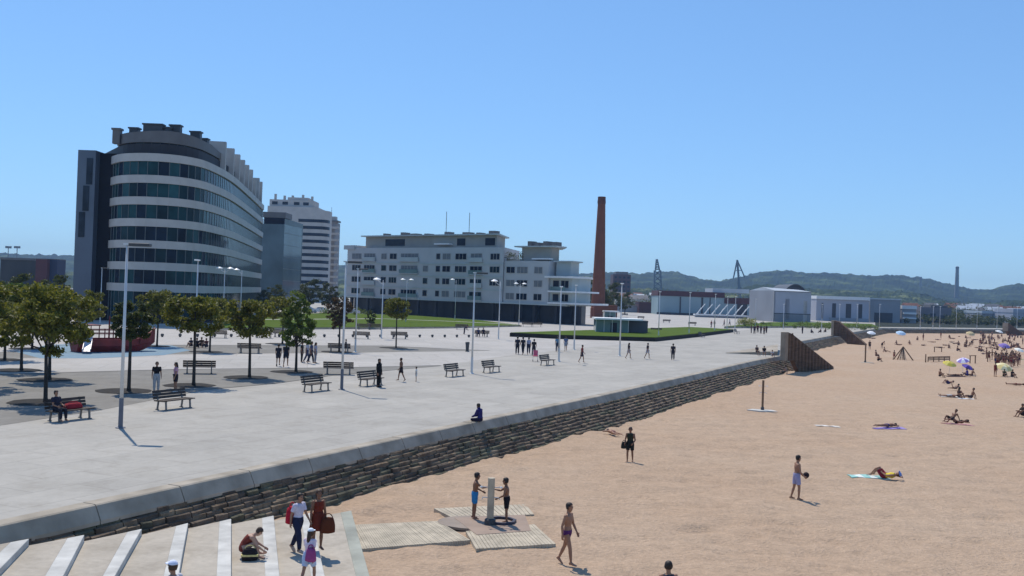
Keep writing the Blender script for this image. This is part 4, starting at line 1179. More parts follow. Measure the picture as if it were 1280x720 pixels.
# ================================================================== LAMPS
def lamp(pb, yb, pt, yt, style, label, group='tall plaza lamps'):
    b = P(pb, yb); top = W(pt, yt, b.y)
    H = top.z - PROM
    root = empty('street_lamp', b, label, 'street lamp', group)
    r0 = 0.075
    mb = MB(); mb.tube([(b.x, b.y, PROM + 1.2), (b.x, b.y, PROM + H * .5), (b.x, b.y, PROM + H)], [r0, r0 * .85, r0 * .62], 10); mb.build('pole', M_pole, root, smooth=True)
    mb = MB(); mb.lathe([(0.2, 0), (0.2, .03), (r0 * 1.25, .06), (r0 * 1.2, 1.2), (r0, 1.22)], (b.x, b.y, PROM), 12); mb.build('pole_foot', M_polefoot if yb > 480 else M_pole, root)
    z = PROM + H
    if style == 'T':
        mb = MB(); mb.bar((b.x - .15, b.y, z), (b.x + .35, b.y - .05, z), .08, .08); mb.build('arm', M_pole, root)
        mb = MB(); mb.box((b.x + .55, b.y - .06, z - .02), (.85, .32, .13)); mb.build('lamp_head', M_lamp, root, bevel=.02)
    elif style in 'YW':
        sides = (-1, 1) if style == 'Y' else (-1,)
        for s in sides:
            a = MB(); a.tube([(b.x, b.y, z - .5), (b.x + s * .35, b.y, z - .35), (b.x + s * .75, b.y, z + .05)], [.05, .045, .04], 6); ao = a.build('arm', M_pole, root)
            h = MB(); h.lathe([(.10, .22), (.22, .16), (.5, 0.02), (.5, -.04), (.12, -.10)][::-1], (b.x + s * .8, b.y, z + .05), 14); h.build('lamp_head', M_lampw, root, smooth=False)
    else:
        h = MB(); h.box((b.x, b.y - .2, z + .04), (.28, .7, .10)); h.build('lamp_head', M_lampw if style == 'P' else M_lamp, root, bevel=.02)
    return root
for a in ((150.5, 535, 158, 305, 'T', 'nearest tall lamp post with a dark arm, between the first two front benches'),
          (125, 404, 129, 335, 'T', 'thin lamp post in front of the dark recess of the office block'),
          (243, 452, 247.5, 326, 'P', 'lamp post rising from a crown left of the double headed office lamp'),
          (427, 487, 433, 327, 'T', 'tall lamp post with dark arm between the third and fourth front benches'),
          (444, 440, 448.5, 336, 'T', 'lamp post with dark arm just right of and behind the one by the reddish tree'),
          (476.5, 423, 477.5, 350, 'W', 'lamp post with one white disc left of the small crowned lone tree'),
          (589.5, 467, 595.5, 341, 'T', 'tall lamp post with dark arm between the two middle front benches'),
          (623, 424, 625.5, 352, 'W', 'lamp post with one white disc at the right end of the lawn'),
          (698.5, 452, 703, 359, 'P', 'lamp post beside the small front bench at the end of the row'),
          (717.5, 437, 720, 357, 'P', 'lamp post rising before the rounded terraces, right of the bench lamp'),
          (774.5, 445, 777.5, 355, 'P', 'lamp post standing in front of the glass pavilion'),
          (823, 424, 825, 365, 'P', 'lamp post at the right corner of the mound lawn before the teal hall'),
          (861, 421, 862.5, 366, 'P', 'lamp post before the middle of the teal hall'),
          (893, 417, 894.5, 368, 'P', 'lamp post before the leaning white struts'),
          (908.5, 415, 910, 371, 'P', 'lamp post between the white struts and the yellow shrub'),
          (918.5, 413, 919.5, 371, 'P', 'lamp post just left of the yellow shrub'),
          (944, 409, 945, 374, 'P', 'lamp post at the left corner of the grey boat hall')): lamp(*a)
for a in ((278.5, 408, 282.5, 336, 'Y', 'double headed white lamp before the long side of the office block'),
          (300, 407, 303, 338, 'W', 'white disc lamp just right of the double headed one at the office block'),
          (507, 404, 509, 350, 'Y', 'double headed white lamp on the lawn, right of the lone tree'),
          (568.5, 401, 571, 350, 'W', 'white disc lamp before the middle of the apartment building'),
          (648.5, 407, 650, 355, 'Y', 'double headed white lamp at the right end of the apartment arcade')): lamp(*a, group='white disc lamps')
for i, px in enumerate((979, 1027, 1049, 1071, 1099, 1150, 1166, 1174.5, 1195, 1221, 1246, 1271)):
    yb = 411.5 if px < 1110 else 411.3
    lamp(px, yb, px + .6, yb - 31 if px < 1110 else yb - 28, 'P', 'slim pale lamp post in the long row along the far quay', 'lamps along the far quay')

# ================================================================== BENCHES AND BOLLARDS
def make_bench():
    root = empty('park_bench', (0, 0, 0), 'bench', 'bench', 'dark timber benches')
    Lb = 2.1
    s = MB()
    for y in (-0.28, -0.13, 0.02, 0.17): s.box((0, y, 0.44), (Lb, 0.125, 0.045))
    s.build('seat', M_benchwood, root)
    b = MB()
    for z, y in ((0.56, 0.27), (0.70, 0.305), (0.84, 0.34)): b.box((0, y, z), (Lb, 0.04, 0.115), rx=R_(-14))
    b.build('backrest', M_benchwood, root)
    for x in (-0.78, 0.78):
        f = MB()
        f.bar((x, -0.30, 0.0), (x, -0.26, 0.42), .07, .06); f.bar((x, 0.26, 0.0), (x, 0.20, 0.42), .07, .06)
        f.bar((x, -0.32, 0.40), (x, 0.26, 0.40), .06, .04); f.bar((x, 0.22, 0.38), (x, 0.38, 0.90), .06, .05)
        f.box((x, -0.31, .015), (.12, .14, .03)); f.box((x, 0.27, .015), (.12, .14, .03))
        f.build('leg_frame', M_benchmetal, root)
    return root
BENCH = Kind(make_bench)
SEA = R_(64.4)                     # a bench that faces the sea
benches = [(87, 525, SEA, 'front bench at the left with a red bundle lying on it'), (217, 511, SEA, 'empty front bench right of the nearest lamp post'),
           (395, 489, SEA, 'empty front bench left of the second tall lamp post'), (463, 482, SEA, 'front bench with the person in black standing at its right end'),
           (568, 470.5, SEA, 'front bench just left of the third tall lamp post'), (614, 465.5, SEA, 'front bench just right of the third tall lamp post'),
           (684, 456.5, SEA, 'smallest front bench, last of the front row, by the pink pushchair'),
           (249, 467, R_(196), 'long bench seen from behind the two standing women at the left'), (423, 468, R_(186), 'bench seen from behind on the dark strip beside the second tall lamp post'),
           (312, 441.5, R_(184), 'bench behind the thin tree in the middle of the rear strip'), (424, 441, R_(184), 'bench behind the reddish tree'),
           (273, 422.5, R_(180), 'bench on the pale paving right of the people sitting near the play ship'), (329.5, 422.5, R_(180), 'bench on the pale paving left of the thin rear tree'), (352, 421.5, R_(180), 'bench half hidden behind the thin rear tree'),
           (452, 423.5, R_(180), 'bench in front of the lawn beside the lamp near the reddish tree'), (499, 423.5, R_(178), 'bench behind the trunk of the lone small crowned tree'),
           (602, 421, R_(190), 'bench with two people beside the third tall lamp post, far side of the paving'), (577, 412, R_(180), 'dark bench against the lawn edge left of the third tall lamp post'),
           (659, 408.5, R_(180), 'left of the two dark benches at the arcade end'), (671, 408.5, R_(180), 'right of the two dark benches at the arcade end'),
           (455, 412, R_(180), 'left of the two benches against the lawn edge below the low bushy tree'), (469, 412, R_(180), 'right of the two benches against the lawn edge below the low bushy tree'),
           (781, 395, R_(180), 'bench on the far plaza right behind the glass pavilion'), (801, 399, R_(180), 'bench on the far plaza above the dark grey box'), (833, 403.5, R_(185), 'bench on the far plaza right of the lamp at the lawn corner'),
           (865, 407, R_(185), 'bench on the far plaza left of the strolling far people'), (877, 421.5, SEA, 'bench beside the right tip of the mound lawn'), (921, 417.5, SEA, 'bench left of the crowd by the nearest groyne'),
           (820, 416, R_(180), 'bench on the back edge of the mound lawn')]
for px, py, rz, lb_ in benches:
    p = P(px, py); z = 0
    BENCH.put((p.x, p.y, PROM + 0.012), rz, lb_)
def make_bollard():
    mb = MB(); mb.lathe([(0.12, 0), (0.10, 0.05), (0.13, 0.09), (0.17, 0.16), (0.185, 0.24), (0.16, 0.33), (0.10, 0.385), (0.02, 0.40)], (0, 0, 0), 14)
    return tag(mb.build('bollard', M_lamp, kind='structure', smooth=True), 'bollard', 'bollard')
proto = make_bollard(); del proto['kind']
a, b = P(180, 421.2), P(586, 421.8)
nb_ = 23
for i in range(nb_):
    p = a.lerp(b, i / (nb_ - 1))
    o = proto if i == 0 else proto.copy()
    if i: col.objects.link(o)
    o.location = (p.x, p.y, PROM)
    o['label'] = 'small round dark bollard in the row before the lawn'; o['group'] = 'round bollards before the lawn'
pb_ = P(584, 439.5)
mb = MB(); mb.lathe([(0.22, 0), (0.2, 0.05), (0.16, 0.1), (0.19, 0.7), (0.22, 0.8), (0.22, .98), (0.1, 1.02)], (pb_.x, pb_.y, PROM), 14)
mb.build('litter_bin', M_lamp, None, label='dark slim litter bin at the tip of the rear dark strip', cat='litter bin')

# ================================================================== PLAY SHIP
p0, p1 = P(92, 440), P(188, 438.5)
sc_ = (p0 + p1) / 2; dx = (p1 - p0); Ls = dx.length; ang = math.atan2(dx.y, dx.x)
ship = empty('play_ship', (sc_.x, sc_.y, PROM + .012), 'dark red wooden play ship with raised prow and short pale slide on blue rubber', 'play ship', rz=ang)
M_ship = mat('ship_red_paint', (0.23, 0.022, 0.018), 0.55, 0.25, 1.5)
M_shipd = mat('ship_dark_red', (0.16, 0.02, 0.018), 0.6, 0.25, 2)
hb = MB(); stn = []
N = 14
for i in range(N + 1):
    u = i / N; x = -Ls / 2 + Ls * u
    bm_ = 1.25 * math.sin(math.pi * min(1, 0.22 + 0.78 * u) ) ** 0.7 if u < 1 else 0.05
    bm_ = max(0.06, bm_)
    sh = 1.05 + 0.35 * max(0, (0.25 - u) / .25) ** 1.5 + 0.95 * max(0, (u - 0.72) / .28) ** 1.8
    kl = 0.0 + 0.75 * max(0, (u - 0.8) / .2) ** 1.6
    stn.append((x + 0.35 * max(0, (u - .8) / .2), bm_, sh, kl))
for (xa, ba, sa, ka), (xb, bb, s_b, kb_) in zip(stn[:-1], stn[1:]):
    for sgn in (1, -1):
        vs = [(xa, sgn * ba * .62, ka), (xa, sgn * ba, (ka + sa) / 2), (xa, sgn * ba, sa), (xb, sgn * bb, s_b), (xb, sgn * bb, (kb_ + s_b) / 2), (xb, sgn * bb * .62, kb_)]
        hb.add(vs, [(0, 1, 4, 5), (1, 2, 3, 4)] if sgn < 0 else [(5, 4, 1, 0), (4, 3, 2, 1)])
        hb.bar((xa, sgn * ba, sa), (xb, sgn * bb, s_b), .09, .1)
    hb.add([(xa, -ba, .62), (xb, -bb, .62), (xb, bb, .62), (xa, ba, .62)], [(0, 1, 2, 3)])
xa, ba, sa, ka = stn[0]
hb.add([(xa, -ba * .62, 0), (xa, -ba, .6), (xa, -ba, sa), (xa, ba, sa), (xa, ba, .6), (xa, ba * .62, 0)], [(5, 4, 3, 2, 1, 0)])
hb.build('hull', M_ship, ship, local=True)
for x in (-2.9, -1.6, -0.4, 0.9, 2.0):
    for y in (-0.85, 0.85):
        mb = MB(); mb.tube([(x, y, .6), (x, y, 1.9 if x < 1.5 else 1.6)], .05, 7); mb.build('post', M_shipd, ship, local=True)
for y in (-0.85, 0.85):
    mb = MB(); mb.tube([(-2.9, y, 1.55), (2.0, y, 1.5)], .04, 6); mb.tube([(-2.9, y, 1.85), (0.9, y, 1.85)], .04, 6); mb.build('rail', M_shipd, ship, local=True)
mb = MB(); mb.box((-2.25, 0, 2.25), (1.5, 1.9, .08)); mb.bar((-2.9, .85, 1.85), (-2.9, .85, 2.25), .06, .06); mb.bar((-1.6, .85, 1.85), (-1.6, .85, 2.25), .06, .06); mb.bar((-2.9, -.85, 1.85), (-2.9, -.85, 2.25), .06, .06); mb.bar((-1.6, -.85, 1.85), (-1.6, -.85, 2.25), .06, .06)
mb.build('canopy', M_shipd, ship, local=True)
mb = MB(); mb.tube([(-0.4, 0, .6), (-0.4, 0, 3.0)], [.08, .06], 8); mb.build('mast', M_shipd, ship, local=True)
mb = MB()
for y in (-2.5, -1.95):
    pass
pr = [(-2.55, -1.05, 1.35), (-2.85, -1.7, 0.80), (-3.2, -2.35, 0.28), (-3.4, -2.75, 0.2)]
for a_, b_ in zip(pr[:-1], pr[1:]):
    a_, b_ = Vector(a_), Vector(b_)
    mb.bar(a_, b_, .55, .05)
    s_ = Vector((.28, -.09, .10))
    mb.bar(a_ + s_, b_ + s_, .05, .2); mb.bar(a_ + Vector((-.28, .09, .10)), b_ + Vector((-.28, .09, .10)), .05, .2)
mb.build('slide', mat('slide_pale_steel', (0.62, 0.58, 0.58), 0.35, 0.08, 2, metal=.3), ship, local=True)

# ================================================================== SHOWERS, BOARDWALK
M_wet = mat('wet_sand_stain', (0.27, 0.205, 0.15), 0.6, 0.15, 2)
M_pink = mat('pinkish_slab', (0.33, 0.24, 0.18), 0.8, 0.12, 1.2)
def boards(name, label, quad, z, n, m_, cat):
    """boards laid across a four cornered patch: quad = near-left, near-right, far-right, far-left"""
    a, b, c, d = [G(x, y, z) for x, y in quad]
    mb = MB()
    for i in range(n):
        t0, t1 = (i + 0.06) / n, (i + 0.94) / n
        j = rg.uniform(-.004, .004)
        q = [a.lerp(b, t0), a.lerp(b, t1), d.lerp(c, t1), d.lerp(c, t0)]
        mb.add([(v.x, v.y, z - 0.14) for v in q] + [(v.x, v.y, z + j) for v in q], [(0, 1, 5, 4), (1, 2, 6, 5), (2, 3, 7, 6), (3, 0, 4, 7), (4, 5, 6, 7)])
    return mb.build(name, m_, None, label=label, cat=cat)
boards('boardwalk', 'pale slatted boardwalk leading from the concrete steps to the shower slab', [(452.5, 686), (588, 675), (548, 651), (437, 656)], 0.07, 44, M_board, 'boardwalk')
boards('shower_slab', 'pale slatted near half of the shower platform beside the striding woman', [(595, 686), (695, 679.5), (668, 655), (582, 664)], 0.07, 22, M_board, 'platform')
boards('shower_slab', 'pale slatted far half of the shower platform behind the two boys', [(563, 646), (668, 643), (657, 630), (542, 635.5)], 0.07, 20, M_board, 'platform')
mb = MB(); c = G(597, 653, 0.07); n = 26
mb.prism([(c.x + 1.30 * math.cos(2 * math.pi * k / n), c.y + 0.95 * math.sin(2 * math.pi * k / n)) for k in range(n)], 0.0, 0.077)
mb.build('wet_patch', M_wet, kind='structure')
sq = [G(x, y, .09) for x, y in ((568, 647), (596, 668), (664, 663), (656, 643))]
mb = MB(); mb.prism([(v.x, v.y) for v in sq], 0.0, 0.083); mb.build('shower_floor', M_pink, kind='structure')
def shower(px, py, h, label, ringr=None, pw=0.12, heads=True, m_=None, taps=True):
    g = G(px, py, 0.09); root = empty('beach_shower', (g.x, g.y, 0.0), label, 'shower')
    mb = MB(); mb.prism([(g.x + pw * (1.0 if abs(math.cos(a)) > .5 else .7) * math.cos(a + .39), g.y + pw * math.sin(a + .39)) for a in [k * math.pi / 4 for k in range(8)]], 0.0, h); mb.build('post', m_ or M_board, root, bevel=.01)
    mb = MB(); mb.lathe([(pw * 1.5, 0), (pw * 1.5, .16), (pw * 1.1, .2)], (g.x, g.y, 0.08), 12); mb.build('base', M_lamp, root)
    if taps:
        for s in (-1, 1):
            mb = MB(); mb.tube([(g.x + s * pw * .6, g.y, h * .60), (g.x + s * (pw + .14), g.y - .02, h * .60), (g.x + s * (pw + .17), g.y - .02, h * .56)], .018, 6); mb.build('tap', M_pole, root)
            mb = MB(); mb.tube([(g.x + s * pw * .6, g.y, h * .80), (g.x + s * (pw + .2), g.y - .02, h * .82)], .014, 6); mb.lathe([(.05, 0), (.05, .02), (.02, .05)], (g.x + s * (pw + .2), g.y - .02, h * .80), 8); mb.build('shower_head', M_pole, root)
    return root, g
r_, g = shower(612.5, 655, 1.58, 'pale wooden shower post between the two boys')
mb = MB(); c = G(626, 652, .09); n = 8
o_, i_ = [(c.x + .52 * math.cos(k * math.pi / 4 + .2), c.y + .52 * math.sin(k * math.pi / 4 + .2)) for k in range(n)], [(c.x + .42 * math.cos(k * math.pi / 4 + .2), c.y + .42 * math.sin(k * math.pi / 4 + .2)) for k in range(n)]
for k in range(n):
    mb.prism([o_[k], o_[(k + 1) % n], i_[(k + 1) % n], i_[k]], 0.05, 0.16)
mb.build('drain_ring', mat('dark_blue_rim', (0.035, 0.034, 0.055), 0.6, 0.15, 3), r_)
r_, g = shower(953, 512, 2.15, 'thin wooden shower post on a white slab, alone on the sand', pw=.08, taps=True, m_=M_beachwood)
mb = MB(); mb.prism([(g.x - 1.15, g.y - .2), (g.x - .2, g.y - .75), (g.x + .9, g.y - .55), (g.x + .75, g.y + .3), (g.x - .6, g.y + .5)], -.1, .07); mb.build('slab', M_nose, r_)
r_, g = shower(1081.5, 452.5, 2.5, 'slim brown shower post in front of the middle groyne', pw=.10, taps=True, m_=M_beachwood)
mb = MB(); mb.prism([(g.x - .9, g.y - .9), (g.x + .9, g.y - .9), (g.x + .9, g.y + .9), (g.x - .9, g.y + .9)], -.1, .06); mb.build('slab', M_step, r_)

# ================================================================== TIMBER BEACH THINGS
g = S(1128.5, 450)
cf = empty('climbing_frame', g, 'timber A shaped climbing frame with a central rope net on the beach', 'climbing frame')
apx = g + Vector((0, 0, 1.95))
for s in (-1, 1):
    mb = MB(); mb.tube([g + Vector((s * 1.5, -.1, -.05)), apx], [.09, .07], 7); mb.build('leg', M_beachwood, cf)
    mb = MB(); mb.tube([g + Vector((s * .5, .8, -.05)), apx], [.09, .07], 7); mb.build('leg', M_beachwood, cf)
mb = MB()
for k in range(9):
    a = k * 2 * math.pi / 9; mb.tube([g + Vector((.5 * math.cos(a), .35 * math.sin(a), 0)), apx], .022, 5)
for z in (.3, .6, .9, 1.2, 1.5):
    f = 1 - z / 1.95
    mb.tube([g + Vector((.5 * f * math.cos(k * math.pi / 6), .35 * f * math.sin(k * math.pi / 6), z)) for k in range(13)], .022, 5)
mb.build('rope_net', M_lamp, cf)
g0, g1 = S(1160, 452), S(1187, 451.5)
rl = empty('timber_rail', (g0 + g1) / 2, 'low brown timber rail fence on the beach, beyond the yellow parasol', 'rail')
for t in (0, .25, .5, .75, 1):
    p = g0.lerp(g1, t); mb = MB(); mb.tube([p - Vector((0, 0, .1)), p + Vector((0, 0, .72))], .07, 7); mb.build('post', M_beachwood, rl)
for z in (.28, .5, .68):
    mb = MB(); mb.bar(g0 + Vector((0, -.05, z)), g1 + Vector((0, -.05, z)), .05, .14); mb.build('rail', M_beachwood, rl)
p = S(1157, 453); mb = MB(); mb.tube([p - Vector((0, 0, .1)), p + Vector((0, 0, 1.15))], [.09, .08], 8); mb.build('timber_post', M_beachwood, None, label='single short timber post at the left end of the low rail fence', cat='post')
def goal(px0, px1, py, h, label):
    a, b = S(px0, py), S(px1, py)
    r = empty('beach_goal', (a + b) / 2, label, 'goal')
    for q in (a, b):
        mb = MB(); mb.tube([q - Vector((0, 0, .1)), q + Vector((0, 0, h))], .08, 7); mb.build('post', M_beachwood, r)
    mb = MB(); mb.bar(a + Vector((-.1, 0, h)), b + Vector((.1, 0, h)), .1, .1); mb.build('crossbar', M_beachwood, r)
goal(1212.5, 1219, 454, 1.1, 'small two post timber frame right of the purple parasol')
goal(1234.5, 1244, 452, 1.4, 'two post timber frame at the left side of the dense far crowd')
goal(1168, 1177, 440, .9, 'low timber frame beyond the rail fence')

# ================================================================== PARASOLS AND TOWELS
def parasol(px, py, h, r, colr, label, tilt=(0, 0), second=None):
    g = S(px, py)
    root = empty('parasol', g, label, 'parasol', 'beach parasols')
    mb = MB(); mb.tube([g - Vector((0, 0, .2)), g + Vector((tilt[0] * .5, tilt[1] * .5, h))], .022, 6); mb.build('pole', M_white, root)
    mA, mB = cloth(*colr), cloth(*(second or colr))
    cm_ = MB(); n = 8; T = Vector((tilt[0], tilt[1], 1)).normalized(); x = T.orthogonal().normalized(); y = T.cross(x)
    top = g + Vector((tilt[0] * .5, tilt[1] * .5, h)); rings = ((0.02, 0.0), (r * .55, -.13 * r), (r, -.42 * r))
    for k in range(n):
        a0, a1 = 2 * math.pi * k / n, 2 * math.pi * (k + 1) / n
        for (ra, za), (rb, zb_) in zip(rings[:-1], rings[1:]):
            q = [top + T * za + (x * math.cos(a) + y * math.sin(a)) * ra for a in (a0, a1)] + [top + T * zb_ + (x * math.cos(a) + y * math.sin(a)) * rb for a in (a1, a0)]
            cm_.add(q + [v - T * .02 for v in q], [(0, 3, 2, 1), (4, 5, 6, 7), (2, 3, 7, 6)], k % 2)
    cm_.build('canopy', [mA, mB], root)
    rb_ = MB()
    for k in range(n):
        a = 2 * math.pi * k / n; rb_.tube([top - T * .05, top + T * (-.13 * r - .03) + (x * math.cos(a) + y * math.sin(a)) * r * .55, top + T * (-.42 * r - .03) + (x * math.cos(a) + y * math.sin(a)) * r * .98], .008, 4)
    rb_.build('ribs', M_pole, root)
parasol(1186, 469, 1.6, 0.8, (205, 188, 80), 'yellow parasol over the sunbathers right of the seated person', (.1, -.35), (215, 200, 105))
parasol(1203.5, 467.5, 1.9, 0.75, (235, 232, 240), 'white and lilac parasol right of the yellow one', (-.25, -.3), (150, 130, 200))
parasol(1208, 469, 1.2, 0.7, (72, 55, 130), 'low purple parasol under the white and lilac one', (.3, -.4), (110, 90, 175))
parasol(1254, 470, 1.45, 1.05, (238, 226, 180), 'cream parasol in front of the dense far crowd', (.1, -.45), (225, 205, 140))
parasol(1089, 422, 1.6, 1.1, (240, 240, 240), 'white parasol by the far wall behind the middle groyne', (0, -.3))
parasol(1126, 419.5, 1.2, 1.4, (190, 215, 235), 'pale blue parasol at the foot of the far quay', (0, -.4))
parasol(1213, 420.5, 1.3, 1.3, (205, 185, 140), 'tan parasol among the farthest bathers', (0, -.5))
parasol(1249, 419, 1.6, 1.3, (235, 235, 230), 'white parasol in front of the farthest small groyne', (.2, -.2))
parasol(1255, 438, 1.3, 1.1, (140, 120, 185), 'lilac parasol behind the dense far crowd', (0, -.4))
parasol(1273.5, 443, 1.1, 0.9, (238, 238, 225), 'small white parasol right of the dense far crowd', (.2, -.3))
def towel(px, py, w, l, rz, colr, label, colr2=None):
    g = S(px, py); mb = MB(); M2 = Matrix.Rotation(rz, 3, 'Z'); n = 6
    for i in range(n):
        for j in range(3):
            vs = []
            for a, b in ((i, j), (i + 1, j), (i + 1, j + 1), (i, j + 1)):
                q = M2 @ Vector(((a / n - .5) * l, (b / 3 - .5) * w, 0)); vs.append((g.x + q.x, g.y + q.y, sand_z(g.x + q.x, g.y + q.y) + .035 + .012 * math.sin(a * 2 + b)))
            mb.add(vs + [(v[0], v[1], v[2] - .03) for v in vs], [(0, 1, 2, 3), (0, 4, 5, 1), (1, 5, 6, 2), (2, 6, 7, 3), (3, 7, 4, 0)], i % 2)
    return mb.build('towel', [cloth(*colr), cloth(*(colr2 or colr))], None, label=label, cat='towel')
towel(1034, 532, .7, 1.5, -.1, (228, 222, 212), 'crumpled white towel alone on the sand', (205, 195, 180))
towel(1086, 596, .8, 1.7, -.05, (150, 196, 188), 'green and white towel under the woman in a yellow top', (222, 232, 226))
towel(1112, 535.5, .8, 1.9, .05, (120, 105, 175), 'violet towel under the lone sunbather', (150, 135, 190))
towel(1197, 530.5, .9, 1.9, .1, (196, 140, 140), 'pinkish towel under the two dark haired sunbathers', (205, 155, 150))
towel(1188, 496, .8, 1.9, .05, (235, 232, 225), 'white towel under the left sunbather of the middle group', (215, 205, 195))
towel(1207, 499, .7, 1.2, -.1, (240, 240, 240), 'small white towel between the two seated bathers of the middle group')
towel(1194, 470.5, 1.2, 2.2, 0, (60, 40, 45), 'dark mat under the yellow parasol', (75, 50, 50))
towel(1279, 449.5, 1.0, 1.6, 0, (120, 150, 95), 'green towel at the right border beyond the crowd')

# ================================================================== PARKED CARS behind the lawn
def make_car(colr):
    root = empty('parked_car', (0, 0, 0), 'car', 'car', 'cars parked behind the lawn')
    M_c = mat('car_paint_%d' % colr[0], lin(colr), 0.3, 0.04, 1, spec=.6)
    prof = [(-2.05, .30), (-2.1, .62), (-2.0, .88), (-1.25, .95), (-.75, 1.40), (.75, 1.42), (1.45, .98), (2.0, .90), (2.1, .6), (2.05, .30)]
    mb = MB(); k = len(prof)
    vs = [(x, -0.82 if z < 1.0 else -.66, z) for x, z in prof] + [(x, 0.82 if z < 1.0 else .66, z) for x, z in prof]
    mb.add(vs, [tuple(range(k)), tuple(range(2 * k - 1, k - 1, -1))] + [((i + 1) % k, i, k + i, k + (i + 1) % k) for i in range(k)])
    mb.build('body', M_c, root, bevel=.05, local=True)
    for s in (-1, 1):
        g = MB(); g.add([(-1.08, s * .80, .99), (1.25, s * .80, 1.0), (.68, s * .69, 1.36), (-.70, s * .69, 1.35)], [(0, 1, 2, 3) if s < 0 else (3, 2, 1, 0)]); g.build('window', M_glassB, root, local=True)
    for x0, x1, nm in ((-1.3, -.78, 'rear_window'), (1.47, .79, 'windscreen')):
        g = MB(); z0 = .97 if x0 < 0 else .99
        g.add([(x0 - .02 * (1 if x0 < 0 else -1), -.68, z0 + .03), (x0 - .02 * (1 if x0 < 0 else -1), .68, z0 + .03), (x1 - .03 * (1 if x0 < 0 else -1), .6, 1.37), (x1 - .03 * (1 if x0 < 0 else -1), -.6, 1.37)], [(0, 1, 2, 3)]); g.build(nm, M_glassB, root, local=True)
    for x in (-1.3, 1.3):
        for s in (-1, 1):
            w = MB(); w.tube([(x, s * .66, .31), (x, s * .85, .31)], .31, 16); wo = w.build('wheel', M_lamp, root, local=True)
            h = MB(); h.tube([(x, s * .845, .31), (x, s * .865, .31)], .19, 12); h.build('rim', M_pole, wo, local=True)
    for s in (-1, 1):
        h = MB(); h.box((2.06, s * .6, .70), (.08, .3, .14)); h.build('headlight', M_lampw, root, local=True)
    return root
for px, Y, rz, colr, lb_ in ((402, 243, .15, (235, 235, 235), 'white parked car behind the lawn, left of the apartment building'), (385, 246, .1, (200, 203, 205), 'silver parked car left of the white one behind the lawn'),
                             (371, 250, .05, (225, 225, 222), 'pale parked car half hidden by the spiky tree'), (440, 240, -.3, (190, 195, 200), 'grey parked car under the left end of the apartment building')):
    place(make_car(colr), ((px - 640) / F_PX * Y, Y, PROM + .01), rz, lb_)

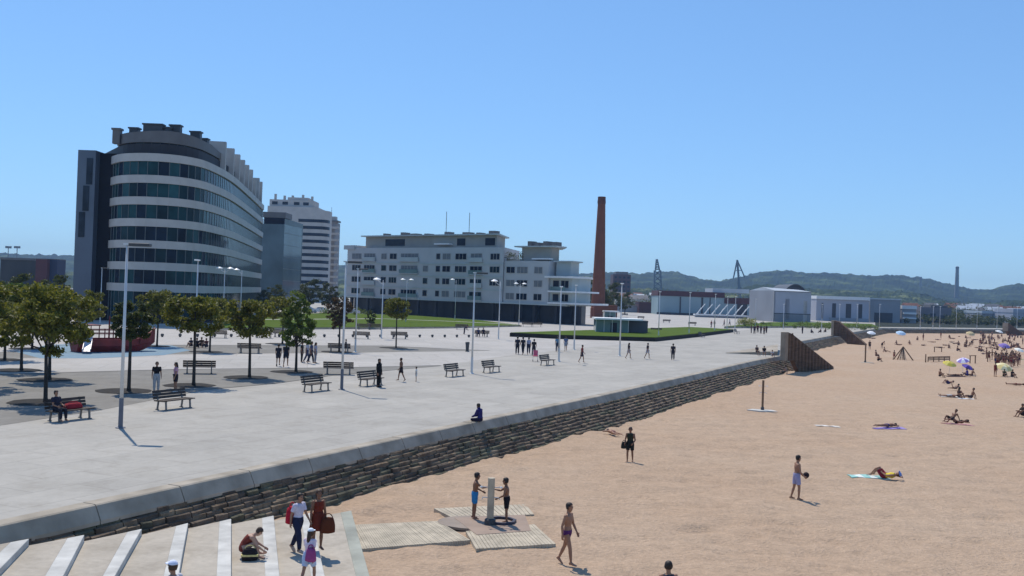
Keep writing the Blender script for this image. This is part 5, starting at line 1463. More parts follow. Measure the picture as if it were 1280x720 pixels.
# ================================================================== PEOPLE
def V(*a): return Vector(a)
POSES = {
 'stand': dict(T1=V(0, 0, 1), thR=V(.05, .03, -1), thL=V(-.07, -.02, -1), shR=V(.0, -.04, -1), shL=V(0, -.05, -1), uaR=V(.22, .02, -1), uaL=V(-.22, .0, -1), faR=V(.08, .22, -1), faL=V(-.08, .2, -1)),
 'hips': dict(T1=V(0, 0, 1), thR=V(.09, .05, -1), thL=V(-.09, -.02, -1), shR=V(.03, -.04, -1), shL=V(-.02, -.05, -1), uaR=V(.6, -.15, -.8), uaL=V(-.22, .1, -1), faR=V(-.6, .35, -.55), faL=V(-.1, .35, -1)),
 'walk': dict(T1=V(0, .05, 1), thR=V(.03, .40, -1), thL=V(-.03, -.25, -1), shR=V(0, .06, -1), shL=V(0, -.50, -1), uaR=V(.16, -.35, -1), uaL=V(-.16, .35, -1), faR=V(.05, -.02, -1), faL=V(-.0, .75, -1), ftL=V(0, .75, -.7)),
 'stride': dict(T1=V(0, .03, 1), thR=V(.05, .36, -1), thL=V(-.06, -.30, -1), shR=V(.02, .12, -1), shL=V(0, -.46, -1), uaR=V(.3, -.25, -1), uaL=V(-.22, .2, -1), faR=V(.1, .1, -1), faL=V(.1, .6, -1), ftL=V(0, .8, -.6)),
 'reach': dict(T1=V(0, .08, 1), thR=V(.06, .04, -1), thL=V(-.07, -.02, -1), shR=V(0, -.06, -1), shL=V(0, -.05, -1), uaR=V(.1, .75, -.55), uaL=V(-.25, .25, -1), faR=V(-.05, 1, .15), faL=V(.1, .85, -.45)),
 'carry': dict(T1=V(0, .04, 1), thR=V(.05, .18, -1), thL=V(-.05, -.12, -1), shR=V(0, -.02, -1), shL=V(0, -.28, -1), uaR=V(.25, .1, -1), uaL=V(-.3, .15, -1), faR=V(-.1, .75, -.7), faL=V(.25, .8, -.6)),
 'bench': dict(T1=V(0, -.12, 1), thR=V(.12, 1, -.04), thL=V(-.12, 1, -.04), shR=V(.02, .12, -1), shL=V(-.02, .05, -1), uaR=V(.15, .3, -1), uaL=V(-.15, .3, -1), faR=V(-.15, 1, -.25), faL=V(.15, 1, -.25), lift=.06),
 'sitg': dict(T1=V(0, -.10, 1), T2=V(0, .18, 1), thR=V(.14, .80, .55), thL=V(-.14, .80, .55), shR=V(0, .50, -.9), shL=V(0, .50, -.9), uaR=V(.12, .65, -.7), uaL=V(-.12, .65, -.7), faR=V(-.25, 1, .0), faL=V(.25, 1, .0)),
 'hunch': dict(T1=V(0, .25, 1), T2=V(0, .95, .62), thR=V(.16, .85, .50), thL=V(-.16, .8, .55), shR=V(0, .25, -.95), shL=V(0, .3, -.9), uaR=V(.15, .5, -.85), uaL=V(-.15, .55, -.8), faR=V(-.2, .75, -.6), faL=V(.2, .8, -.5)),
 'lean': dict(T1=V(0, -.45, 1), T2=V(0, -.25, 1), thR=V(.12, 1, .25), thL=V(-.12, 1, .05), shR=V(0, .9, -.5), shL=V(0, 1, -.06), uaR=V(.2, -.55, -1), uaL=V(-.2, -.55, -1), faR=V(.05, -.2, -1), faL=V(-.05, -.2, -1)),
 'cross': dict(T1=V(0, .06, 1), T2=V(0, .22, 1), thR=V(.75, .75, .06), thL=V(-.75, .75, .06), shR=V(-.95, .12, -.12), shL=V(.95, .25, -.10), uaR=V(.2, .45, -1), uaL=V(-.2, .45, -1), faR=V(-.45, .9, -.35), faL=V(.45, .9, -.35), ftR=V(-.9, .3, 0), ftL=V(.9, .3, 0)),
 'lieback': dict(T1=V(0, -1, .03), thR=V(.10, 1, 0), thL=V(-.10, 1, 0), shR=V(.03, 1, -.02), shL=V(-.03, 1, -.02), uaR=V(.4, .9, -.1), uaL=V(-.4, .9, -.1), faR=V(.1, 1, .0), faL=V(-.1, 1, .0), ftR=V(.3, .3, 1), ftL=V(-.3, .3, 1)),
 'liefront': dict(T1=V(0, 1, .02), T2=V(0, 1, .06), thR=V(.10, -1, 0), thL=V(-.10, -1, 0), shR=V(.02, -1, .04), shL=V(-.02, -1, .04), uaR=V(.8, .45, -.12), uaL=V(-.8, .45, -.12), faR=V(-.75, .7, .02), faL=V(.75, .7, .02), ftR=V(0, -1, -.25), ftL=V(0, -1, -.25)),
 'prop': dict(T1=V(0, 1, .12), T2=V(0, 1, .6), thR=V(.10, -1, 0), thL=V(-.10, -1, 0), shR=V(.02, -.7, .7), shL=V(-.02, -1, .04), uaR=V(.15, .2, -1), uaL=V(-.15, .2, -1), faR=V(-.3, 1, .0), faL=V(.3, 1, .0), ftR=V(0, -.2, 1), ftL=V(0, -1, -.25)),
 'knees': dict(T1=V(0, -1, .10), T2=V(0, -1, .22), thR=V(.08, .62, .8), thL=V(-.08, .66, .75), shR=V(0, .62, -.8), shL=V(0, .66, -.78), uaR=V(.4, -.4, -.2), uaL=V(-.35, .9, -.1), faR=V(-.75, -.6, .1), faL=V(.3, .8, .35)),
 'side': dict(T1=V(0, -.75, .62), T2=V(0, -.62, .8), thR=V(.2, .8, .5), thL=V(-.2, 1, .05), shR=V(-.1, .55, -.85), shL=V(0, 1, -.03), uaR=V(.3, -.45, -1), uaL=V(-.3, -.4, -1), faR=V(.1, -.3, -1), faL=V(-.1, -.3, -1)),
 'bend': dict(T1=V(0, .55, .85), T2=V(0, .9, .5), thR=V(.10, .12, -1), thL=V(-.10, -.1, -1), shR=V(0, -.12, -1), shL=V(0, -.16, -1), uaR=V(.1, .35, -1), uaL=V(-.1, .35, -1), faR=V(-.05, .5, -1), faL=V(.05, .5, -1)),
 'armsup': dict(T1=V(0, 0, 1), thR=V(.16, .03, -1), thL=V(-.16, -.02, -1), shR=V(.05, -.04, -1), shL=V(-.05, -.05, -1), uaR=V(.75, .1, .65), uaL=V(-.7, .15, .3), faR=V(.25, .2, 1), faL=V(-.5, .5, .7)),
}
class Fig:
    """closed lofts that a voxel remesh fuses into one continuous skin"""
    def __init__(s, pose, h, near, female=False, child=False):
        s.mb = MB(); s.bones = []
        k = h / 1.72; p = POSES[pose]
        R = V(1, 0, 0); T1 = p['T1'].normalized(); T2 = p.get('T2', p['T1']).normalized()
        P0 = V(0, 0, 0)
        F1 = T1.cross(R).normalized(); F2 = T2.cross(R).normalized()
        U = lambda v: v.normalized()
        mid = P0 + T1 * .20
        def spine(z):
            return (P0 + T1 * z, F1) if z < .2 else (mid + T2 * (z - .2), F2 if z > .26 else (F1 + F2).normalized())
        hw = .018 if female else 0; sw = -.015 if female else .012
        rings = [(-.11, .06, .06), (-.07, .135 + hw, .095), (.0, .165 + hw, .115), (.08, .155 + hw, .108), (.17, .128 - hw * .5, .092), (.27, .148 + sw * .6, .108), (.36, .165 + sw, .116 + (.012 if female else 0)), (.44, .165 + sw, .10), (.485, .125, .085), (.515, .065, .062), (.56, .054, .056), (.62, .05, .055)]
        s.loft([(spine(z)[0], R * rx, spine(z)[1] * ry) for z, rx, ry in rings], 20)
        s.bones.append(('torso', spine(-.10)[0], spine(.52)[0], .13))
        s.bones.append(('neck', spine(.525)[0], spine(.58)[0], .05))
        nb = spine(.56)[0]
        Th = U(p.get('hd', T2 * .9 + V(0, 0, .25) if abs(T2.z) > .3 else T2)); Fh = U(Th.cross(R))
        hs = 1.12 if child else 1.0
        hc = nb + Th * .135 * hs + Fh * .018
        s.head = (hc, R, Fh, Th, hs)
        hr = [(-.125, .025, .03, .035), (-.11, .045, .055, .025), (-.07, .062, .078, .008), (-.02, .073, .09, .0), (.035, .077, .097, -.004), (.08, .068, .085, -.01), (.108, .042, .055, -.012), (.12, .012, .016, -.012)]
        s.loft([(hc + Th * z * hs + Fh * fo * hs, R * rx * hs, Fh * ry * hs) for z, rx, ry, fo in hr], 18)
        s.bones.append(('head', hc - Th * .06, hc + Th * .06, .08))
        nz = hc + Fh * .092 * hs
        s.loft([(nz + Th * .02 * hs, R * .008, Fh * .012), (nz - Th * .015 * hs + Fh * .012, R * .014, Fh * .018), (nz - Th * .032 * hs, R * .010, Fh * .010)], 8)
        for sg in (-1, 1): s.ball(hc + R * sg * .078 * hs - Fh * .005, R * .014, Fh * .022, Th * .034)
        for sd, sg in (('R', 1), ('L', -1)):
            sh = spine(.455)[0] + R * sg * (.165 + sw)
            ua, fa = U(p['ua' + sd]), U(p['fa' + sd])
            el = sh + ua * .285; wr = el + fa * .245
            s.limb([(sh - ua * .02, .056), (sh + ua * .06, .053), (sh + ua * .16, .046), (el, .037), (el + fa * .06, .039), (el + fa * .16, .031), (wr, .025), (wr + fa * .02, .024)])
            s.ball(sh, R * .062, F2 * .062, T2 * .062)
            s.bones += [('uarm', sh, el, .05), ('farm', el, wr, .035), ('hand', wr + fa * .02, wr + fa * .17, .03)]
            s.hand(wr, fa, R * sg, F2, sg, near)
            hp = P0 + R * sg * (.088 + hw * .4) - T1 * .03
            th, sk = U(p['th' + sd]), U(p['sh' + sd])
            kn = hp + th * .425; an = kn + sk * .40
            s.limb([(hp - th * .03, .088 + hw * .5), (hp + th * .08, .088 + hw * .5), (hp + th * .24, .072), (kn, .054), (kn + sk * .05, .052), (kn + sk * .13, .056), (kn + sk * .27, .043), (an, .033), (an + sk * .03, .033)])
            s.bones += [('thigh', hp, kn, .075), ('shin', kn, an, .05)]
            fd = p.get('ft' + sd)
            if fd is None:
                fd = V(.12 * sg, 1, -.05) if sk.z < -.6 else (V(sg * .1, .9, .35) if sk.z > -.2 else V(.1 * sg, 1, -.35))
            fd = U(fd); up = U(-sk - fd * (-sk).dot(fd)) if abs(sk.dot(fd)) < .98 else V(0, 0, 1)
            sx = fd.cross(up)
            s.loft([(an + sk * .045 - fd * .065, sx * .022, up * .025), (an + sk * .04 - fd * .045, sx * .034, up * .042), (an + sk * .03 + fd * .01, sx * .036, up * .05), (an + sk * .048 + fd * .075, sx * .042, up * .032), (an + sk * .058 + fd * .14, sx * .046, up * .022), (an + sk * .062 + fd * .19, sx * .028, up * .014)], 12)
            s.bones.append(('foot', an + sk * .05 - fd * .04, an + sk * .055 + fd * .17, .04))
        a = np.array(s.mb.v)
        dz = -a[:, 2].min() + p.get('lift', 0) / k
        s.k = k
        s.mb.v = [(x * k, y * k, (z + dz) * k) for x, y, z in s.mb.v]
        D = V(0, 0, dz)
        s.bones = [(n, (A + D) * k, (B + D) * k, r * k) for n, A, B, r in s.bones]
        s.head = ((hc + D) * k, R, Fh, Th, hs * k)
        s.waist = ((spine(.17)[0] + D) * k, R, F1, T1)
        s.chest = ((spine(.40)[0] + D) * k, R, F2, T2)
    def loft(s, rings, n):
        vs, fs = [], []
        for c, x, y in rings:
            for i in range(n):
                a = 2 * math.pi * i / n
                vs.append(c + x * math.cos(a) + y * math.sin(a))
        for j in range(len(rings) - 1):
            for i in range(n):
                a, b = j * n + i, j * n + (i + 1) % n
                fs.append((a, b, b + n, a + n))
        fs.append(tuple(range(n - 1, -1, -1))); fs.append(tuple(range((len(rings) - 1) * n, len(rings) * n)))
        s.mb.add(vs, fs)
    def ball(s, c, x, y, z):
        s.loft([(c + z * math.sin(t), x * max(.05, math.cos(t)), y * max(.05, math.cos(t))) for t in [(-.5 + i / 6) * math.pi for i in range(7)]], 12)
    def limb(s, pr, n=12):
        s.mb.tube([q[0] for q in pr], [q[1] for q in pr], n)
    def hand(s, wr, d, out, F, sg, near):
        """palm, four curled fingers of different lengths and a thumb leaving the side"""
        d = d.normalized()
        pn = (out - d * out.dot(d)).normalized()          # back of the hand faces outward
        ac = d.cross(pn).normalized()                     # across the knuckles
        if ac.dot(F) < 0: ac = -ac
        s.loft([(wr, ac * .026, pn * .020), (wr + d * .03, ac * .036, pn * .018), (wr + d * .085, ac * .042, pn * .016), (wr + d * .095, ac * .036, pn * .010)], 12)
        r = .0088 if near else .0105
        for i, L in enumerate((.075, .085, .08, .062)):
            b = wr + d * .085 + ac * (.032 - .021 * i)
            m1 = b + (d * .95 - pn * .25).normalized() * L * .5; m2 = m1 + (d * .7 - pn * .65).normalized() * L * .55
            s.limb([(b - d * .02, r), (m1, r), (m2, r * .8)], 8)
        b = wr + d * .03 + ac * .032
        s.limb([(b - ac * .01, .011), (b + (ac * .7 + d * .7 - pn * .3) * .04, .0105), (b + (ac * .55 + d * .95 - pn * .45) * .075, .008)], 8)

OUT = {  # regions of the skin a garment covers: bone -> (from, to)
 'tee': dict(torso=(.24, .99), uarm=(0, .62)), 'vest': dict(torso=(.24, .97)), 'sleeves': dict(torso=(.22, 1), uarm=(0, 1), farm=(0, .95)),
 'shorts': dict(torso=(0, .34), thigh=(0, .72)), 'briefs': dict(torso=(0, .25), thigh=(0, .10)), 'trousers': dict(torso=(0, .34), thigh=(0, 1), shin=(0, .95)),
 'crops': dict(torso=(0, .34), thigh=(0, 1), shin=(0, .5)), 'bra': dict(torso=(.62, .80)), 'swimsuit': dict(torso=(0, .85), thigh=(0, .08)), 'shoes': dict(foot=(0, 1)), 'leggings': dict(thigh=(0, 1), shin=(0, .95), torso=(0, .3)),
}
GNAME = {'tee': 'shirt', 'vest': 'vest', 'sleeves': 'jacket', 'shorts': 'shorts', 'briefs': 'swim_briefs', 'trousers': 'trousers', 'crops': 'cropped_trousers', 'bra': 'bikini_top', 'swimsuit': 'swimsuit', 'shoes': 'shoes', 'leggings': 'leggings'}
LOOSE = {'tee': .020, 'vest': .014, 'sleeves': .024, 'shorts': .024, 'briefs': .008, 'trousers': .022, 'crops': .020, 'bra': .010, 'swimsuit': .008, 'shoes': .012, 'leggings': .008}

def facing(head, feet):
    d = (head - feet); return math.atan2(d.y, d.x)
QUEUE = []
def person(loc, h, rz, pose, outfit, label, hair='short', haircol=None, skin=0, near=False, female=False, child=False, group=None, cap=None):
    f = Fig(pose, h, near, female, child)
    o = f.mb.build('person', SKINS[skin], None)
    base = o.location.copy()
    me = o.data                                        # build() recentred the mesh: undo
    me.transform(Matrix.Translation(base))
    vox = .0105 * max(f.k, .8) if near else .017
    md = o.modifiers.new('fuse', 'REMESH'); md.mode = 'VOXEL'; md.voxel_size = vox
    sm = o.modifiers.new('soft', 'SMOOTH'); sm.factor = .45; sm.iterations = 3 if near else 2
    o.location = loc; o.rotation_euler = (0, 0, rz)
    tag(o, label, 'person', group)
    QUEUE.append((o, f, outfit, hair, haircol, near, cap))
    return o
def flush_people():
    dg = bpy.context.evaluated_depsgraph_get()
    for o, f, outfit, hair, haircol, near, cap in QUEUE:
        me = bpy.data.meshes.new_from_object(o.evaluated_get(dg))
        me.name = 'person'
        o.modifiers.clear(); old = o.data; o.data = me
        if not me.materials: me.materials.append(old.materials[0])
        me.polygons.foreach_set('use_smooth', [True] * len(me.polygons))
        nv = len(me.vertices); co = np.empty(nv * 3); me.vertices.foreach_get('co', co); co = co.reshape(-1, 3)
        no = np.empty(nv * 3); me.vertices.foreach_get('normal', no); no = no.reshape(-1, 3)
        faces = [tuple(p.vertices) for p in me.polygons]
        fc = np.array([co[list(q)].mean(0) for q in faces])
        D, TT = [], []
        for n_, A, B, r in f.bones:
            A, B = np.array(A), np.array(B); ab = B - A
            t = np.clip(((fc - A) @ ab) / (ab @ ab), 0, 1)
            D.append(np.linalg.norm(fc - (A + t[:, None] * ab), axis=1) - r); TT.append(t)
        D = np.array(D); bi = D.argmin(0); t = np.array(TT)[bi, np.arange(len(faces))]
        bn = np.array([b[0] for b in f.bones])[bi]
        def part(name, mask, off, m_, center=None, pull=None):
            ids = np.nonzero(mask)[0]
            if len(ids) == 0: return None
            used = sorted({v for i in ids for v in faces[i]}); mp_ = {v: k for k, v in enumerate(used)}
            p = co[used] + no[used] * off * f.k
            if pull is not None: p = pull(p)
            g = bpy.data.meshes.new(name)
            g.from_pydata([tuple(q) for q in p], [], [tuple(mp_[v] for v in faces[i]) for i in ids])
            g.materials.append(m_); g.polygons.foreach_set('use_smooth', [True] * len(g.polygons)); g.update()
            c = bpy.data.objects.new(name, g); col.objects.link(c); c.parent = o
            sd = c.modifiers.new('cloth', 'SOLIDIFY'); sd.thickness = .006; sd.offset = -1
            return c
        for i, (kind, colr) in enumerate(outfit):
            m_ = cloth(*colr)
            if kind in ('dress', 'skirt'):
                part('dress' if kind == 'dress' else 'skirt_top', (bn == 'torso') & (t > .0) & (t < (.93 if kind == 'dress' else .4)), .018, m_)
                c, R, F, T = f.waist; k = f.k; mb = MB(); n = 20; vs = []
                for z, r1, r2 in ((.02, .142, .108), (-.12, .19, .15), (-.30, .225, .19), (-.52 if kind == 'dress' else -.42, .26, .225)):
                    for q in range(n):
                        a = 2 * math.pi * q / n; w = 1 + .05 * math.sin(a * 6) * (-z)
                        vs.append(c + T * z * k + (R * math.cos(a) * r1 + F * math.sin(a) * r2) * k * w)
                mb.add(vs, [(j * n + q, (j + 1) * n + q, (j + 1) * n + (q + 1) % n, j * n + (q + 1) % n) for j in range(3) for q in range(n)])
                so_ = mb.build('skirt', m_, o, smooth=True, local=True); so_.modifiers.new('cloth', 'SOLIDIFY').thickness = .006
                continue
            mask = np.zeros(len(faces), bool)
            for b_, (t0, t1) in OUT[kind].items(): mask |= (bn == b_) & (t >= t0) & (t <= t1)
            if kind in ('shorts', 'trousers', 'crops', 'leggings', 'briefs', 'swimsuit'): mask |= (bn == 'torso') & (t < .06)
            part(GNAME[kind], mask, LOOSE[kind] + (.004 if i else 0), m_)
        hc, R, Fh, Th, hs = f.head
        rel = (fc - np.array(hc)) / hs
        fz, ff = rel @ np.array(Th), rel @ np.array(Fh)
        hm = np.isin(bn, ('head', 'neck'))
        if cap:
            part('cap', hm & (fz > .045), .016, cloth(*cap))
            mb = MB(); mb.loft_ = None
            vs = [hc + Th * .05 * hs + (R * math.cos(a) * .085 + Fh * (.07 + .10 * math.sin(a))) * hs for a in [i * math.pi / 8 for i in range(9)]]
            k = len(vs); mb.add(vs + [v + Th * .012 for v in vs], [tuple(range(k - 1, -1, -1)), tuple(range(k, 2 * k))] + [(i, (i + 1) % k, k + (i + 1) % k, k + i) for i in range(k)])
            mb.build('cap_brim', cloth(*cap), o, local=True)
        if hair:
            hmask = hm & ((fz > .075) | ((ff < .005) & (fz > -.055)) | ((ff < .05) & (fz > .03)))
            if hair == 'long': hmask |= hm & (ff < -.01) & (fz > -.14)
            if cap: hmask &= fz < .05
            part('hair', hmask, .017, haircol or M_blackhair)
            if hair == 'long':
                mb = MB(); b0 = hc - Fh * .075 * hs - Th * .02 * hs; b1 = hc - Fh * .105 * hs - Th * .20 * hs; b2 = hc - Fh * .10 * hs - Th * .30 * hs
                mb.tube([b0 + Th * .05, b0, b1, b2], [.035 * hs, .06 * hs, .055 * hs, .02 * hs], 10); mb.build('hair_length', haircol or M_blackhair, o, smooth=True, local=True)
        if near:
            e = MB()
            for sg in (-1, 1):
                c = hc + R * sg * .032 * hs + Fh * .088 * hs + Th * .015 * hs
                e.lathe([(.001, -.008), (.011, -.004), (.013, 0), (.011, .004), (.001, .008)], tuple(c), 8)
            e.build('eyes', M_lamp, o, local=True)
            m_ = MB(); c = hc + Fh * .088 * hs - Th * .062 * hs; m_.bar(c - R * .02 * hs, c + R * .02 * hs, .016, .012); m_.build('mouth', mat('lips', (.25, .09, .07), .5, .1, 5), o, local=True)
    QUEUE.clear()

D_ = R_
CAMWARD, AWAY, RIGHT, LEFT = D_(180), 0.0, D_(-90), D_(90)
SEAW = D_(-116)
navy, black, white, grey, red, blue, pinkc, khaki = (30, 34, 60), (26, 25, 28), (228, 228, 226), (120, 122, 126), (160, 40, 42), (52, 110, 170), (215, 150, 165), (150, 130, 95)
# --- on the promenade
PP = [
 (195, 490, 1.62, CAMWARD + .5, 'stand', [('tee', black), ('trousers', (168, 170, 172)), ('shoes', grey)], 'person in a black T-shirt and light grey trousers standing near the nearest lamp', dict(near=True)),
 (219, 490, 1.60, D_(120), 'hips', [('tee', (198, 150, 165)), ('shorts', (40, 36, 44)), ('shoes', white)], 'woman in a pink top and dark shorts beside the person in black and grey', dict(near=True, female=True, hair='long')),
 (347.5, 458, 1.58, AWAY + .2, 'walk', [('tee', (38, 40, 52)), ('shorts', (50, 52, 62)), ('shoes', black)], 'walking person in dark blue, left of the pair by the thin middle tree', {}),
 (357, 459, 1.72, AWAY, 'walk', [('tee', (40, 38, 46)), ('shorts', (36, 40, 56))], 'taller walking person in dark clothes, right of the pair by the thin middle tree', dict(haircol=M_brownhair)),
 (377, 453, 1.62, RIGHT, 'stand', [('tee', (52, 50, 46)), ('trousers', (44, 42, 44))], 'person in dark olive clothes, left in the group of four behind the spiky tree', {}),
 (383.5, 454, 1.64, RIGHT, 'walk', [('tee', (175, 178, 190)), ('trousers', (70, 76, 100))], 'person in a pale top, second in the group of four behind the spiky tree', dict(female=True, hair='long')),
 (388.5, 455, 1.70, RIGHT + .2, 'stride', [('tee', (62, 68, 96)), ('trousers', (36, 38, 54))], 'striding person in dark blue, third in the group of four behind the spiky tree', {}),
 (394, 454, 1.62, RIGHT, 'stand', [('tee', (150, 150, 168)), ('trousers', (120, 122, 134))], 'person in pale grey at the right of the group of four behind the spiky tree', dict(hair='long')),
 (473, 484, 1.72, RIGHT - .4, 'stand', [('sleeves', (20, 20, 22)), ('trousers', (18, 18, 20)), ('shoes', black)], 'person all in black standing at the end of a front bench', {}),
 (501, 477, 1.50, LEFT + .2, 'stride', [('shorts', (42, 36, 40)), ('vest', (112, 82, 64))], 'tanned walking youth in dark shorts with a small child behind', dict(skin=1)),
 (520, 477, .95, LEFT, 'stand', [('tee', (225, 222, 215)), ('shorts', (190, 188, 185))], 'small child in white following the tanned youth', dict(child=True)),
 (600, 527, 1.55, D_(60), 'cross', [('sleeves', (44, 40, 96)), ('leggings', (28, 24, 48))], 'person in violet blue sitting cross-legged on the promenade edge above the wall', dict(near=True)),
 (646.5, 443, 1.76, AWAY, 'stand', [('tee', (46, 46, 58)), ('trousers', (40, 42, 54))], 'tall dark dressed person, left in the row of four by the mound lawn', {}),
 (653.5, 443.5, 1.70, AWAY + .3, 'walk', [('tee', (44, 40, 46)), ('trousers', (34, 34, 44))], 'person in black, second of the row of four by the mound lawn', {}),
 (660.5, 443.5, 1.68, AWAY, 'walk', [('tee', (160, 165, 185)), ('trousers', (40, 44, 66))], 'person in a pale blue top, third of the row of four by the mound lawn', dict(female=True, hair='long')),
 (667, 445, 1.65, AWAY - .3, 'carry', [('tee', (40, 38, 44)), ('trousers', (44, 40, 48))], 'person in dark clothes at the right of the row of four, pushing the pink pushchair', {}),
 (727, 454, 1.58, RIGHT, 'walk', [('tee', (120, 50, 52)), ('shorts', (60, 55, 66))], 'walker in a dull red top right of the last front bench', {}),
 (696.5, 440, 1.65, AWAY, 'stand', [('tee', (90, 125, 150)), ('trousers', (52, 62, 80))], 'person in light blue standing beside the bench lamp, below the lawn', {}),
 (707, 439.5, 1.6, AWAY, 'walk', [('tee', (92, 104, 132)), ('shorts', (140, 146, 160))], 'person in blue grey walking between two thin lamp posts below the mound lawn', {}),
 (785.5, 449, 1.55, RIGHT + .3, 'walk', [('tee', (44, 36, 42)), ('shorts', (170, 160, 160))], 'person with a dark top and pale shorts just right of the pavilion lamp', dict(hair='long', female=True)),
 (809, 449, 1.55, RIGHT + .3, 'walk', [('tee', (42, 40, 52)), ('shorts', (176, 172, 176))], 'person in light shorts, middle of the three walkers below the dark grey box', dict(female=True)),
 (841, 450, 1.62, AWAY, 'stand', [('tee', (50, 44, 50)), ('trousers', (52, 48, 56))], 'person in dark clothes standing alone, rightmost of the three below the dark grey box', {}),
 (946, 445, 1.5, D_(200), 'bench', [('tee', (90, 70, 66)), ('shorts', (70, 60, 62))], 'left of the two people sitting on the low ledge by the nearest groyne', {}),
 (955, 446, 1.5, D_(170), 'bench', [('tee', (44, 40, 44)), ('shorts', (160, 150, 146))], 'right of the two people sitting on the low ledge by the nearest groyne, dark top', {}),
 (965, 446, 1.3, D_(190), 'sitg', [('tee', (205, 205, 210)), ('shorts', (180, 182, 190))], 'person in white crouching at the foot of the groyne end', {}),
 (597.5, 421.8, 1.6, D_(190), 'bench', [('tee', (60, 64, 88)), ('trousers', (40, 42, 60))], 'left person on the bench beside the third tall lamp, far side', {}),
 (604, 421.5, 1.6, D_(190), 'bench', [('tee', (44, 40, 52)), ('trousers', (36, 36, 50))], 'right person on the bench beside the third tall lamp, far side', {}),
 (580.5, 418, 1.55, RIGHT, 'bend', [('tee', (62, 50, 72)), ('trousers', (60, 56, 70))], 'bending person in dark violet left of the far bench with two people', {}),
 (239, 434, 1.5, D_(160), 'sitg', [('tee', (40, 40, 56)), ('shorts', (34, 36, 50))], 'leftmost of the seated people beside the prow of the play ship', {}),
 (246, 435, 1.6, D_(200), 'sitg', [('tee', (52, 46, 50)), ('trousers', (30, 30, 40))], 'second of the seated people beside the prow of the play ship', dict(hair='long')),
 (252, 434, 1.6, D_(180), 'sitg', [('tee', (84, 62, 46)), ('shorts', (40, 40, 44))], 'seated person in brown near the play ship, between the others', {}),
 (258, 435, 1.55, D_(170), 'sitg', [('tee', (110, 64, 60)), ('trousers', (50, 50, 62))], 'rightmost of the seated people near the play ship, reddish top', {}),
 (432, 440.5, 1.2, RIGHT, 'stand', [('tee', (40, 42, 56)), ('shorts', (36, 38, 52))], 'small dark figure beside the bench behind the reddish tree', dict(child=True)),
]
for px, py, h, rz, pose, outfit, lb_, kw in PP: person(P(px, py, .012), h, rz, pose, outfit, lb_, **kw)
rnd = random.Random(77)
for i, (px, py) in enumerate(((939, 416.5), (943, 417.5), (947, 416), (951, 417), (955, 418), (958, 416.5))):
    c_ = rnd.choice(((96, 44, 46), (60, 40, 46), (112, 70, 62), (70, 44, 58)))
    person(P(px, py), 1.62 + rnd.uniform(-.1, .12), rnd.uniform(0, 6.28), rnd.choice(('stand', 'hips', 'walk')), [('tee', c_), ('trousers', (50, 40, 46))], 'person in the dull red huddle left of the nearest groyne end', group='huddle by the groyne', hair=rnd.choice(('short', 'long')))
for i, (px, py) in enumerate(((889, 410), (893, 409.5), (905, 408), (912, 407.5))):
    person(P(px, py), 1.65, rnd.uniform(0, 6.28), 'walk', [('tee', rnd.choice(((190, 190, 195), (60, 55, 62), (120, 60, 60)))), ('trousers', (70, 68, 76))], 'tiny stroller on the far plaza between the white struts and the mound lawn', group='far strollers on the plaza')
for i, (px, py) in enumerate(((1003, 417), (1014, 416.5), (1026, 416), (1032, 415.5))):
    person(P(px, py), 1.6, rnd.uniform(0, 6.28), rnd.choice(('sitg', 'stand')), [('tee', (46, 42, 50)), ('trousers', (52, 46, 54))], 'tiny dark figure on the promenade between the first two groynes', group='figures between the groynes')

# --- on the steps
person(ST(371, 692), 1.56, D_(-120), 'walk', [('tee', (196, 190, 205)), ('trousers', (38, 42, 66)), ('shoes', (190, 160, 140))], 'youth in navy trousers going down the steps with a red backpack', near=True)
person(ST(396, 687), 1.62, D_(-150), 'stand', [('dress', (112, 44, 30))], 'woman in a rust brown dress with a big brown bag standing on the steps', near=True, female=True, hair='long', haircol=M_brownhair, skin=1)
person(ST(385, 734), 1.32, D_(-20), 'walk', [('tee', (226, 205, 214)), ('shorts', (176, 190, 214)), ('shoes', white)], 'girl in a white cap and pale top in front of the others on the steps', near=True, female=True, child=True, hair='long', haircol=M_brownhair, cap=(232, 236, 240))
person(ST(303, 697), 1.5, D_(-75), 'hunch', [('swimsuit', (120, 54, 44))], 'bare shouldered person sitting hunched on a step beside a dark bag', near=True, female=True, haircol=M_brownhair, skin=2)
person(ST(213, 802), 1.5, D_(60), 'stand', [('tee', (205, 205, 210)), ('shorts', (70, 80, 110))], 'child in a white and blue cap, only the head showing at the bottom edge', near=True, child=True, haircol=M_brownhair, cap=(214, 220, 238))
# --- on the sand, near
person(G(592.5, 648, .10), 1.46, D_(-80), 'reach', [('shorts', (48, 124, 178))], 'boy in blue swim shorts on the left of the shower post', near=True, child=True, skin=1)
person(G(632.5, 654, .10), 1.42, D_(85), 'reach', [('shorts', (28, 24, 30))], 'boy in black swim shorts on the right of the shower post', near=True, child=True, skin=1)
person(S(708, 705), 1.70, D_(-118), 'stride', [('briefs', (88, 44, 96))], 'striding bather in purple swim briefs in front of the shower slab', near=True, skin=0)
person(S(787, 578), 1.58, D_(160), 'carry', [('vest', (44, 48, 34)), ('shorts', (32, 36, 34))], 'boy in a dark green vest and black shorts walking below the sea wall', near=True, skin=1)
person(S(995, 623), 1.68, D_(-85), 'carry', [('shorts', (150, 150, 184))], 'bare chested man in pale violet swim shorts carrying a ball', near=True, skin=0)
person(S(833, 795), 1.62, D_(10), 'stand', [('vest', (60, 60, 70)), ('shorts', (40, 50, 90))], 'dark haired person of whom only the head shows at the bottom edge', near=True)
